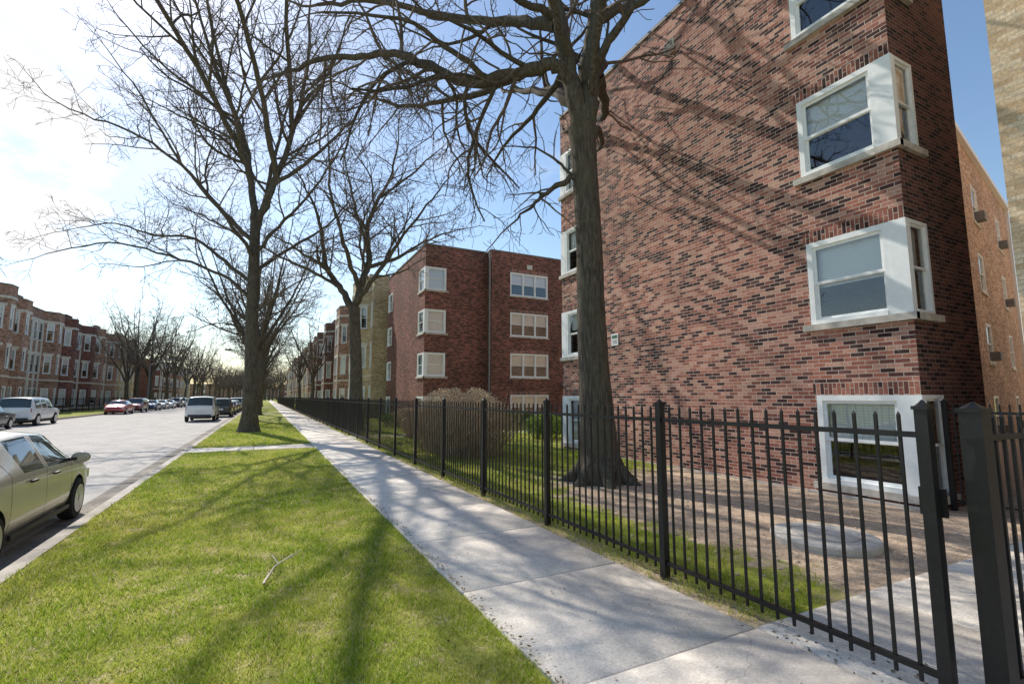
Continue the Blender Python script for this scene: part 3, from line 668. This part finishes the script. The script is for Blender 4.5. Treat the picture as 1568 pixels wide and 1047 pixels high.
def threeflat(name, xf, y0, y1, side, mat, H=11.3, depth=16, stone=M_stonel, bays=1):
    b = Bld(name)
    W = y1 - y0
    bw = W / bays
    prof = []
    for i in range(bays):
        o = y0 + i * bw; wd = min(4.4, bw * .5); c = o + bw * (.32 if i % 2 == 0 else .68)
        prof += [(o, 0), (c - wd / 2, 0), (c - wd / 2 + .75, .95), (c + wd / 2 - .75, .95), (c + wd / 2, 0)]
    prof += [(y1, 0)]
    q = []
    for p in prof:
        if not q or abs(p[0] - q[-1][0]) > .05 or abs(p[1] - q[-1][1]) > .05: q.append(p)
    F = [(xf + side * o, yy) for yy, o in q]
    if side < 0: F = F[::-1]
    xb = xf - side * depth
    lv = [(.75, 2.5), (4.0, 5.85), (7.3, 9.15)]
    for i in range(len(F) - 1):
        a, c = F[i], F[i + 1]; L, d, n = frame(a, c); wins = []
        ww = 1.1 if L > 2 else .62
        if L > 1.0:
            nw = 1 if L < 2.4 else 2
            for j in range(nw):
                u = L * (j + .5) / nw
                for z0, z1 in lv: wins.append((u - ww / 2, u + ww / 2, z0, z1, 1))
        b.seg(a, c, H, wins, mat, fr=.06, parapet=True)
        strip(b.T, a, c, 0, L, .0, .05, .2, .42, stone); strip(b.T, a, c, 0, L, 0, .06, H - 1.15, H - .93, stone)
        strip(b.T, a, c, 0, L, .0, .03, 3.25, 3.4, stone)
        for w in wins:
            if w[2] > 1: strip(b.T, a, c, w[0] - .14, w[1] + .14, 0, .045, w[3] + .004, w[3] + .24, stone)
        if side > 0 and abs(n[1]) < .1 and L > 2:
            for w in wins[::3]:
                for uu in (w[0] - .32, w[1] + .08): strip(b.T, a, c, uu, uu + .24, .0, .052, .43, H - 2.2, stone)
        if abs(n[1]) < .1 and L > 2:
            for uu in (.02, L - .27): strip(b.T, a, c, uu, uu + .25, .0, .054, .43, H - 1.16, stone)
    if side < 0:
        rest = [F[-1], (xb, y0), (xb, y1), F[0]]
    else:
        rest = [F[-1], (xb, y1), (xb, y0), F[0]]
    for i in range(3):
        wins = []
        L = frame(rest[i], rest[i + 1])[0]
        if i != 1:
            for j in range(3):
                for z0, z1 in lv: wins.append((2 + j * 4.2, 3 + j * 4.2, z0, z1, 1))
        b.seg(rest[i], rest[i + 1], H - .3 if i == 1 else H, wins, mat if i != 1 else M_common, fr=.06)
    b.roof(F + rest[1:3], H - .4)
    pc = q[2][0] + 1.2
    b.T.box(min(xf, xf - side * .3), max(xf, xf - side * .3), pc - 1, pc + 1, H + .08, H + .6, mat)
    b.done()
threeflat('brick_three_flat', 7.6, 40.0, 50.5, -1, M_tan, 11.6)
cols = [M_brown, M_red2, M_brown, M_tan, M_brown, M_brown, M_red2, M_brown, M_tan, M_red2]
y = 52.; 
for i, m in enumerate(cols):
    w = random.choice([11, 13, 15]); threeflat('brick_three_flat', 7.8 + random.uniform(-.3, .3), y, y + w, -1, m, 11.2 + random.uniform(-.5, .7), bays=2 if w > 12 else 1); y += w + 1.2
y = 46.
for i, (w, m) in enumerate([(11, M_brown), (12, M_brown), (10, M_red2), (10, M_brown), (11, M_tan)]):
    threeflat('brick_three_flat', -20.5 + random.uniform(-.2, .2), y, y + w, 1, m, 10.6 + random.uniform(-.3, .4), bays=2); y += w + .4
for i, (w, m) in enumerate([(14, M_red2), (14, M_brown), (14, M_tan)]):
    threeflat('brick_three_flat', -21, 125 + i * 18, 125 + i * 18 + w, 1, m, 9.5, bays=2)
threeflat('brick_three_flat', -14, 352, 366, 1, M_brown, 9.5, depth=30, bays=2); threeflat('brick_three_flat', 10, 360, 372, -1, M_red2, 9.8, depth=30)
b_ = Bld('brick_building'); b_.seg((-30, 395), (20, 395), 9, [(3 + j * 4, 4.2 + j * 4, z0, z1, 1) for j in range(11) for z0, z1 in LV[:3]], M_brown); b_.seg((20, 395), (20, 410), 9, [], M_brown); b_.seg((20, 410), (-30, 410), 9, [], M_brown); b_.seg((-30, 410), (-30, 395), 9, [], M_brown)
b_.roof([(-30, 395), (20, 395), (20, 410), (-30, 410)], 8.9); b_.done()

def side_building():
    b = Bld('brick_building'); X = 8.4; Y = 2.44
    b.seg((X, Y), (X, -18), 14, [(6 + j * 4, 7.2 + j * 4, z0, z1, 1) for j in range(3) for z0, z1 in LV], M_yel)
    b.seg((X, -18), (40, -18), 14, [], M_yel); b.seg((40, -18), (40, Y), 14, [], M_yel); b.seg((40, Y), (X, Y), 14, [], M_yel)
    b.roof([(X, Y), (X, -18), (40, -18), (40, Y)], 13.9); b.done()
side_building()

# ------------------------------------------------------------------ fences
def fence(name, a, b, h=1.5, sp=2.03, pk=.117, post=.062, first=True, last=True, toprail=.12, latch=False):
    mb = MB(); L, d, n = frame(a, b); o = (a[0], a[1], 0)
    np_ = max(1, round(L / sp)); s = L / np_
    for i in range(np_ + 1):
        if (i == 0 and not first) or (i == np_ and not last): continue
        u = i * s; w = post / 2
        mb.obox(o, d, n, u - w, u + w, -w, w, -.1, h + .02, M_iron)
        mb.obox(o, d, n, u - w - .008, u + w + .008, -w - .008, w + .008, h + .02, h + .04, M_iron)
        c = (a[0] + d[0] * u, a[1] + d[1] * u)
        mb.lathe([(w * 1.2, 0), (w * .5, .02), (.004, .035)], (c[0], c[1], h + .04), (0, 0, 1), M_iron, 6)
    for z in (h - toprail, .13):
        mb.obox(o, d, n, 0, L, -.015, .015, z - .016, z + .016, M_iron)
    if latch: mb.obox(o, d, n, -.05, .07, .034, .06, .95, 1.1, M_iron)
    for i in range(np_):
        m = max(2, round(s / pk)); q = s / m
        for j in range(1, m):
            u = i * s + j * q; w = .0082
            mb.obox(o, d, n, u - w, u + w, -w, w, .06, h - .012, M_iron)
            cx, cy = a[0] + d[0] * u, a[1] + d[1] * u
            P = [(cx + d[0] * e * w + n[0] * f * w, cy + d[1] * e * w + n[1] * f * w, h - .012) for e, f in ((-1, -1), (1, -1), (1, 1), (-1, 1))]
            ap = (cx, cy, h + .012)
            for t in range(4): mb.poly([P[t], P[(t + 1) % 4], ap], M_iron)
    return mb.obj(name)
fence('iron_fence', (3.28, 1.39), (3.28, 1.39 + 2.03 * 30), 1.51, latch=True)
fence('iron_fence', (3.28, 64), (3.28, 150), 1.5, pk=.2)
fence('iron_gate', (3.42, 1.22), (5.0, 1.15), 1.5, sp=1.6, pk=.1, post=.1)
fence('iron_fence', (8.9, 3.5), (8.9, 2.5), 1.5, sp=1.0, pk=.1)
fence('iron_fence', (-18.2, 30), (-18.2, 110), 1.5, pk=.22)

# ------------------------------------------------------------------ hedge and shrubs
def shrub(name, c, size, seed, cols, nleaf, ntwig, leaf=.03):
    rng = np.random.default_rng(seed); tb = TB(); sx, sy, h = size
    for _ in range(ntwig):
        p = np.array([rng.uniform(-sx, sx) * .75, rng.uniform(-sy, sy) * .75, 0]); d = norm(np.array([p[0] * .3 + rng.normal(0, .25), p[1] * .3 + rng.normal(0, .25), 1]))
        hh = h * rng.uniform(.6, 1.05); P = [p]
        for i in range(4): d = norm(d + rng.normal(0, .16, 3)); P.append(P[-1] + d * hh / 4)
        tb.tube(P, np.linspace(.009, .004, 5), 3)
        for _k in range(3):
            q = P[2 + rng.integers(0, 2)]; dd = norm(rng.normal(0, 1, 3) + np.array([0, 0, .8])); tb.tube([q, q + dd * .15, q + dd * .3 + [0, 0, .05]], [.005, .004, .003], 3)
    e = empty(name, c)
    me = tb.mesh(name + '_twigs'); me.materials.clear(); tw = simple(name + '_twig', cols[0], .9); me.materials.append(tw); me.materials.append(tw); o = bpy.data.objects.new('twigs', me); COL.objects.link(o); o.parent = e
    n = nleaf
    th = rng.uniform(0, 6.28, n); rr = rng.uniform(.2, 1, n) ** .5
    lump = 1 + .12 * np.sin(th * 5 + 2) + .1 * np.sin(th * 3)
    z = rng.uniform(.08, 1, n) ** .7; bulge = np.where(z > .75, np.sqrt(np.clip(1 - ((z - .75) / .3) ** 2, 0, 1)), 1)
    C = np.c_[np.cos(th) * rr * sx * lump * bulge, np.sin(th) * rr * sy * lump * bulge, z * h * (1 + .05 * np.sin(th * 7))]
    A = rng.normal(0, 1, (n, 3)); A /= np.linalg.norm(A, axis=1)[:, None]; Bv = np.cross(A, rng.normal(0, 1, (n, 3))); Bv /= np.linalg.norm(Bv, axis=1)[:, None]
    s = rng.uniform(.5, 1.2, n)[:, None] * leaf
    V = np.stack([C - A * s, C + Bv * s * .5, C + A * s, C - Bv * s * .5], 1)
    cc = np.array(cols)[rng.integers(0, len(cols), n)] * rng.uniform(.6, 1.3, n)[:, None]
    CC = np.ones((n, 4, 4)); CC[:, :, :3] = cc[:, None]
    me = fastmesh(name + '_leaves', V.reshape(-1, 3), np.arange(n * 4).reshape(-1, 4), [M_litter], smooth=False, colors=CC.reshape(-1, 4))
    o = bpy.data.objects.new('leaves', me); COL.objects.link(o); o.parent = e
brn = [(.56, .41, .26), (.7, .54, .36), (.46, .33, .21), (.78, .64, .46)]
grn = [(.1, .17, .03), (.16, .26, .05), (.22, .32, .06), (.3, .4, .1)]
shrub('dormant_hedge', (5.1, 13.3, 0), (1.05, 1.9, 1.78), 1, brn, 15000, 900, .026)
shrub('green_shrub', (9.5, 24, 0), (1.2, .7, .8), 2, grn, 6000, 100, .04)
shrub('green_shrub', (12.2, 24.5, 0), (1.6, .7, .7), 3, grn, 6000, 100, .04)
shrub('green_shrub', (9.9, 16.5, 0), (.7, .7, .9), 4, grn, 4000, 100, .04)
shrub('dormant_hedge', (5.6, 19, 0), (.7, .7, .9), 6, brn, 3500, 300, .03)
shrub('green_shrub', (6.5, 27, 0), (.8, 1.2, .7), 7, grn, 4000, 100, .04)
shrub('dormant_hedge', (7.2, 25.5, 0), (1.2, .8, 1.0), 8, brn, 4000, 300, .03)
shrub('green_shrub', (5.2, 34, 0), (.8, 3, .9), 9, grn, 5000, 100, .05)

# ------------------------------------------------------------------ small yard things
mb = MB(); mb.lathe([(.53, -.05), (.54, .05), (.52, .07), (.36, .075), (.355, .06), (.33, .06), (.325, .078), (.02, .082)], (5.7, 3.45, 0), (0, 0, 1), mk_concrete('cover_concrete', (.66, .61, .54), (.46, .42, .37), attr=False, crack=False), 40)
mb.obj('concrete_well_cover')
tb = TB(); tb.tube([(.12, 5.0, .03), (.16, 5.1, .06), (.22, 5.25, .05), (.33, 5.42, .06)], [.008, .009, .007, .004], 6); tb.tube([(.2, 5.2, .05), (.14, 5.35, .1), (.16, 5.5, .05)], [.005, .004, .003], 5); tb.tube([(.22, 5.25, .05), (.32, 5.25, .1), (.4, 5.33, .12)], [.005, .004, .003], 5)
tb.tube([(.12, 5.0, .03), (.08, 4.85, .02), (.08, 4.78, .03)], [.012, .014, .01], 6)
me = tb.mesh('fallen_twig'); me.materials.clear(); me.materials.append(simple('dry_wood', (.6, .53, .42), .8)); put('fallen_twig', me, (0, 0, 0))
rng = np.random.default_rng(3); mb = MB(); Mst = simple('clods', (.56, .43, .32), .95)
for _ in range(420):
    x, y, s = rng.uniform(3.5, 8.3), rng.uniform(2.6, 11), rng.uniform(.006, .026)
    mb.lathe([(s * .7, -.01), (s, s * .3), (s * .6, s * .8), (s * .1, s)], (x, y, -.016), (rng.normal(0, .3), rng.normal(0, .3), 1), Mst, 6)
mb.obj('soil_clods')

# ------------------------------------------------------------------ vehicles
M_tire = simple('tyre_rubber', (.02, .02, .02), .85); M_rim = simple('alloy_rim', (.55, .55, .56), .3, metal=.7); M_blk = simple('black_plastic', (.02, .02, .02), .5)
M_redl = simple('tail_lamp', (.35, .01, .01), .15, coat=.5); M_headl = simple('head_lamp', (.6, .62, .62), .1, coat=.8); M_plate = simple('number_plate', (.7, .7, .72), .5)
def paint(name, col, metal=.35, seams=()):
    m, t, b = newmat(name)
    tc = t.n('ShaderNodeTexCoord').outputs['Object']; sp = t.n('ShaderNodeSeparateXYZ'); t.L.new(tc, sp.inputs[0])
    mask = None
    for y in seams:
        a = t.math('LESS_THAN', t.math('ABSOLUTE', t.math('SUBTRACT', sp.outputs['Y'], y)), .007)
        mask = a if mask is None else t.math('MAXIMUM', mask, a)
    c = t.mix(t.maprange(t.noise(tc, 3, 4), .3, .75, 0, .12), col, (.3, .28, .25))
    if mask is not None:
        zz = t.math('GREATER_THAN', sp.outputs['Z'], .28); xx = t.math('GREATER_THAN', t.math('ABSOLUTE', sp.outputs['X']), .6)
        mask = t.math('MULTIPLY', mask, t.math('MULTIPLY', zz, xx)); c = t.mix(mask, c, (.01, .01, .01))
    dirt = t.maprange(sp.outputs['Z'], .2, .45, .4, 0); c = t.mix(dirt, c, (.2, .18, .15))
    t.L.new(c, b.inputs['Base Color']); b.inputs['Metallic'].default_value = metal; b.inputs['Roughness'].default_value = .35; b.inputs['Coat Weight'].default_value = .8; b.inputs['Coat Roughness'].default_value = .06
    return m
SED = [(0.00, .70, .38, .50, .68, .72, .55, ''), (0.06, .82, .28, .52, .88, .93, .62, ''), (0.15, .86, .24, .55, .93, .98, .66, ''), (0.85, .88, .22, .58, .97, 1.02, .68, 'W'),
       (1.40, .89, .20, .58, .97, 1.38, .58, ''), (1.60, .89, .20, .58, .965, 1.42, .59, 'S'), (2.26, .89, .20, .58, .955, 1.445, .60, ''), (2.36, .89, .20, .58, .95, 1.445, .60, 'S'),
       (2.95, .89, .20, .58, .94, 1.41, .59, 'SW'), (3.55, .885, .20, .58, .915, .985, .70, ''), (3.66, .88, .20, .58, .90, .96, .70, ''), (4.15, .86, .22, .54, .80, .86, .66, ''), (4.38, .80, .25, .50, .66, .72, .58, ''), (4.46, .66, .32, .48, .56, .60, .48, '')]
SUV = [(0.0, .78, .42, .60, .98, 1.04, .70, ''), (0.05, .87, .35, .62, 1.05, 1.12, .76, 'W'), (0.26, .90, .32, .65, 1.08, 1.70, .70, ''), (0.42, .91, .32, .65, 1.08, 1.74, .70, 'S'), (1.35, .91, .32, .65, 1.07, 1.76, .70, ''), (1.45, .91, .32, .65, 1.07, 1.76, .70, 'S'),
       (2.2, .91, .32, .65, 1.06, 1.76, .70, ''), (2.3, .91, .32, .65, 1.06, 1.76, .70, 'S'), (3.0, .91, .32, .65, 1.06, 1.71, .69, 'SW'), (3.5, .90, .32, .65, 1.04, 1.12, .76, ''), (3.62, .90, .32, .65, 1.03, 1.09, .76, ''), (4.3, .88, .35, .62, .97, 1.03, .74, ''), (4.6, .82, .38, .6, .82, .88, .66, ''), (4.68, .70, .45, .6, .72, .76, .6, '')]
def carbody(st, wheels, wr, pm, name):
    V = []; F = []; MI = []
    for (y, w, zb, zm, zbt, zr, wrf, fl) in st:
        k = .05 if zr - zbt > .15 else .02
        h = [(0, zb), (w * .82, zb), (w * .975, zb + .09), (w, zm), (w * .965, zbt), (wrf, zr - k), (wrf * .72, zr), (0, zr + .018)]
        ring = [(a, y, b) for a, b in h] + [(-a, y, b) for a, b in reversed(h[1:7])]
        V += ring
    n = len(st)
    for i in range(n - 1):
        fl = st[i][7]
        for j in range(14):
            j2 = (j + 1) % 14
            F.append((i * 14 + j, (i + 1) * 14 + j, (i + 1) * 14 + j2, i * 14 + j2))
            g = (j in (4, 9) and 'S' in fl) or (j in (5, 6, 7, 8) and 'W' in fl)
            MI.append(1 if g else 0)
    F.append(tuple(range(14))); MI.append(0); F.append(tuple((n - 1) * 14 + j for j in reversed(range(14)))); MI.append(0)
    me = bpy.data.meshes.new(name); me.from_pydata(V, [], F)
    for m in (pm, M_cglass, M_blk): me.materials.append(m)
    me.polygons.foreach_set('material_index', MI); me.polygons.foreach_set('use_smooth', [True] * len(F)); me.update()
    bm = bmesh.new(); bm.from_mesh(me); bmesh.ops.recalc_face_normals(bm, faces=bm.faces)
    cl = bm.edges.layers.float.get('crease_edge') or bm.edges.layers.float.new('crease_edge')
    for e in bm.edges:
        a, b = (v.index % 14 for v in e.verts)
        if a == b and a in (4, 10): e[cl] = .75
        elif a == b and a in (5, 9): e[cl] = .5
        elif len(e.link_faces) == 2 and e.link_faces[0].material_index != e.link_faces[1].material_index: e[cl] = .8
    bm.to_mesh(me); bm.free()
    ob = bpy.data.objects.new(name, me); COL.objects.link(ob)
    sub = ob.modifiers.new('s', 'SUBSURF'); sub.levels = 2; sub.render_levels = 2
    cuts = []
    for wy in wheels:
        c = MB(); c.mats = [pm, M_cglass, M_blk]; c.lathe([(wr + .06, -1.3), (wr + .06, 1.3)], (0, wy, wr), (1, 0, 0), M_blk, 32)
        co = c.obj('cut'); cuts.append(co)
        md = ob.modifiers.new('b', 'BOOLEAN'); md.operation = 'DIFFERENCE'; md.object = co; md.solver = 'EXACT'
    dg = bpy.context.evaluated_depsgraph_get(); dg.update()
    me2 = bpy.data.meshes.new_from_object(ob.evaluated_get(dg))
    bpy.data.objects.remove(ob)
    for c in cuts: bpy.data.objects.remove(c)
    me2.name = name; return me2
BODY = {}
def car(name, kind, pm, loc, flip=False, sc=.92):
    st, wheels, wr, L, W = (SED, (.85, 3.62), .31, 4.46, .89) if kind == 'sedan' else (SUV, (.85, 3.7), .36, 4.68, .91)
    key = (kind, pm.name)
    if key not in BODY: BODY[key] = carbody(st, wheels, wr, pm, kind)
    e = empty(name, loc, math.pi if flip else 0, sc)
    o = bpy.data.objects.new('body', BODY[key]); COL.objects.link(o); o.parent = e
    k2 = (kind, 'parts')
    if k2 not in BODY:
        w = MB()
        for wy in wheels:
            for s in (-1, 1):
                c = (s * (W - .19), wy, wr); ax = (s, 0, 0)
                w.lathe([(wr * .62, .0), (wr * .93, .0), (wr, .03), (wr, .16), (wr * .94, .19), (wr * .66, .195), (wr * .64, .17)], c, ax, M_tire, 28)
                w.lathe([(wr * .2, .05), (wr * .645, .12), (wr * .645, .172), (wr * .6, .18), (wr * .57, .15), (wr * .2, .13)], c, ax, M_blk, 28)
                for q in range(7):
                    a = q * 2 * math.pi / 7; dy, dz = math.cos(a), math.sin(a); ty, tz = -dz, dy
                    r0, r1, h0, h1 = wr * .05, wr * .62, .026, .038
                    P = []
                    for xx in (.15, .2):
                        for r, hh in ((r0, h0), (r1, h1)):
                            for sg in (-1, 1): P.append((c[0] + s * xx, c[1] + dy * r + ty * hh * sg, c[2] + dz * r + tz * hh * sg))
                    kk = len(w.v); w.v += P; mi = w.mi(M_rim)
                    for f in ((0, 1, 3, 2), (4, 6, 7, 5), (0, 2, 6, 4), (1, 5, 7, 3), (2, 3, 7, 6)): w.f.append(tuple(kk + t for t in f)); w.m.append(mi)
                w.lathe([(wr * .575, .165), (wr * .63, .165), (wr * .68, .203), (wr * .575, .198)], c, ax, M_rim, 28)
                w.lathe([(wr * .14, .13), (wr * .14, .204), (wr * .08, .208)], c, ax, M_rim, 14)
            w.box(-W + .3, W - .3, wy - .28, wy + .28, .2, .5, M_blk)
        wm = w.obj('wheels', e, smooth=False)
        BODY[k2] = wm.data
        p = MB()
        zt = .75 if kind == 'sedan' else .95
        for s in (-1, 1):
            x0, x1 = sorted((s * W * .62, s * W * .90))
            p.box(x0, x1, .03, .2, zt - .12, zt + .1, M_redl)
            hz = .58 if kind == 'sedan' else .78
            p.box(x0, x1, L - .22, L - .04, hz - .04, hz + .1, M_headl)
            for yy in ((1.75, 2.5) if kind == 'sedan' else (1.6, 2.45)):
                xa, xb = sorted((s * (W * .985), s * (W + .02))); zz = .83 if kind == 'sedan' else .93
                p.box(xa, xb, yy, yy + .16, zz, zz + .028, M_blk)
            my = 3.12 if kind == 'sedan' else 3.1; mz = .95 if kind == 'sedan' else 1.1
            xa, xb = sorted((s * (W * .9), s * (W + .06))); p.box(xa, xb, my - .02, my + .06, mz - .0, mz + .04, M_blk)
            xa, xb = sorted((s * (W * .97), s * (W + .008))); p.box(xa, xb, wheels[0] + wr + .12, wheels[1] - wr - .12, .24, .3, M_blk)
        p.box(-.26, .26, -.012, .05, .60 if kind == 'sedan' else .66, .73 if kind == 'sedan' else .79, M_plate)
        if kind == 'suv': p.box(-W * .75, W * .75, -.03, .06, .36, .50, M_blk)
        p.box(-.5, .5, L - .06, L + .01, .34, .42, M_blk)
        if kind == 'suv':
            for s in (-1, 1):
                xa, xb = sorted((s * .58, s * .62)); p.box(xa, xb, .6, 2.8, 1.79, 1.82, M_blk)
        po = p.obj('lamps_and_trim', e); BODY[(kind, 'trim')] = po.data
    else:
        for nm, kk in (('wheels', k2), ('lamps_and_trim', (kind, 'trim'))):
            q = bpy.data.objects.new(nm, BODY[kk]); COL.objects.link(q); q.parent = e
    my = 3.16 if kind == 'sedan' else 3.14; mz = .985 if kind == 'sedan' else 1.16
    for s in (-1, 1):
        bm = bmesh.new(); bmesh.ops.create_uvsphere(bm, u_segments=16, v_segments=10, radius=1)
        for v in bm.verts:
            v.co.x *= .12; v.co.z *= .085; v.co.y = v.co.y * .07 if v.co.y > 0 else max(v.co.y, -.35) * .07
        me = bpy.data.meshes.new('mirror'); bm.to_mesh(me); bm.free(); me.materials.append(M_blk if kind == 'suv' else pm)
        for pp in me.polygons: pp.use_smooth = True
        q = bpy.data.objects.new('mirror', me); COL.objects.link(q); q.parent = e; q.location = (s * (W + .1), my, mz)
    return e
PG = paint('paint_champagne', (.7, .64, .52), .1, (1.28, 2.31, 3.28)); PW = paint('paint_white', (.78, .79, .8), .0, (1.4, 2.25)); PR = paint('paint_red', (.42, .02, .03), .2, (2.3,)); PK = paint('paint_dark', (.03, .032, .038), .4, (2.3,))
PS = paint('paint_silver', (.5, .51, .53), .5, (2.3,)); PM = paint('paint_maroon', (.2, .03, .035), .3, (2.3,)); PB = paint('paint_blue', (.05, .08, .16), .4, (2.3,))
Z = -.12
car('parked_car', 'sedan', PG, (-3.12, 5.95, Z), sc=.905)
car('parked_suv', 'suv', PW, (-3.95, 40, Z), sc=1.0)
car('parked_suv', 'suv', PW, (-13.05, 38.7, Z), sc=.97)
car('parked_car', 'sedan', PK, (-13.05, 36.9, Z), flip=True)
car('parked_car', 'sedan', PR, (-13.05, 64.5, Z), flip=True, sc=.98)
car('parked_suv', 'suv', PM, (-13.05, 71.6, Z), flip=True)
cl = [(PB, 'sedan'), (PS, 'sedan'), (PW, 'sedan'), (PK, 'suv'), (PS, 'suv'), (PW, 'sedan'), (PR, 'sedan'), (PK, 'sedan'), (PS, 'suv')]
for i, (p, kd) in enumerate(cl):
    car('parked_suv' if kd == 'suv' else 'parked_car', kd, p, (-13.05, 80 + i * 6.3, Z), flip=True)
for i, (p, kd) in enumerate([(PK, 'suv'), (PM, 'sedan'), (PS, 'sedan'), (PK, 'sedan'), (PW, 'suv'), (PB, 'sedan'), (PS, 'suv'), (PK, 'sedan')]):
    car('parked_suv' if kd == 'suv' else 'parked_car', kd, p, (-3.3, 48 + i * 6.2, Z))

def lamp(loc, s):
    tb = MB(); Mg = simple('galvanised', (.22, .22, .21), .6, metal=.3)
    tb.lathe([(.16, 0), (.16, .5), (.12, .55), (.08, 6.2)], (0, 0, 0), (0, 0, 1), Mg, 12)
    prev = Vector((0, 0, 6.1)); 
    for i in range(8):
        t = (i + 1) / 8; q = Vector((s * 2.2 * math.sin(t * 1.4), 0, 6.1 + .9 * math.sin(t * 1.5))); d = q - prev
        tb.lathe([(.05, 0), (.05, d.length + .01)], prev, d, Mg, 8); prev = q
    tb.obox((prev.x, 0, prev.z), (s, 0), (0, 1), -.1, .6, -.15, .15, -.12, .08, Mg)
    tb.obj('street_lamp', loc=loc)
lamp((-14.6, 84, 0), 1); lamp((-14.6, 122, 0), 1); lamp((-1.5, 64, 0), -1)

# ------------------------------------------------------------------ light, sky, camera
EL, AZ = math.radians(42), math.radians(-16)
sv = Vector((math.sin(AZ) * math.cos(EL), math.cos(AZ) * math.cos(EL), math.sin(EL)))
sun = bpy.data.lights.new('sun', 'SUN'); sun.energy = 5.0; sun.angle = math.radians(.4); sun.color = (1, .945, .85)
so = bpy.data.objects.new('sun', sun); COL.objects.link(so); so.rotation_euler = (-sv).to_track_quat('-Z', 'Y').to_euler()
w = bpy.data.worlds.new('World'); SC.world = w; w.use_nodes = True; t = NT(w.node_tree)
bg = t.N['Background']
sky = t.n('ShaderNodeTexSky'); sky.sky_type = 'NISHITA'; sky.sun_disc = False; sky.sun_elevation = EL; sky.sun_rotation = AZ; sky.altitude = 200; sky.air_density = 1.2; sky.dust_density = .5; sky.ozone_density = .9
tc = t.n('ShaderNodeTexCoord').outputs['Generated']
mp = t.n('ShaderNodeMapping'); t.L.new(tc, mp.inputs[0]); mp.inputs['Scale'].default_value = (1, 1, 2.2)
nz = t.noise(mp.outputs[0], 5.5, 9, .6); nz2 = t.noise(mp.outputs[0], 3.4, 8, .62)
def blob(vec, a, b):
    dt = t.n('ShaderNodeVectorMath', {'operation': 'DOT_PRODUCT'}); t.L.new(tc, dt.inputs[0]); dt.inputs[1].default_value = Vector(vec).normalized(); return t.maprange(dt.outputs['Value'], a, b)
b1 = blob((-.37, .86, .335), .976, .999)
m1 = t.maprange(t.math('ADD', nz, t.math('MULTIPLY', b1, .34)), .69, .82)
b2 = blob((-.0, .85, .5), .88, .99)
m2 = t.math('MULTIPLY', t.maprange(t.math('ADD', nz2, t.math('MULTIPLY', b2, .13)), .60, .85), .4)
m = t.math('MAXIMUM', m1, m2)
hs = t.n('ShaderNodeHueSaturation', Saturation=1.08, Value=1.1); t.L.new(sky.outputs[0], hs.inputs['Color'])
c = t.mix(m, hs.outputs[0], (7.2, 7.25, 7.4)); t.L.new(c, bg.inputs[0]); bg.inputs[1].default_value = .15
cam = bpy.data.cameras.new('camera'); cam.lens = 17; cam.sensor_width = 36; cam.clip_end = 5000; cam.clip_start = .05
co = bpy.data.objects.new('camera', cam); COL.objects.link(co); co.location = (0, 0, 1.6); co.rotation_euler = (math.radians(96.48), 0, -YAW); SC.camera = co
SC.view_settings.view_transform = 'Standard'; SC.view_settings.look = 'None'; SC.view_settings.exposure = 0
print('done', len(bpy.data.objects))
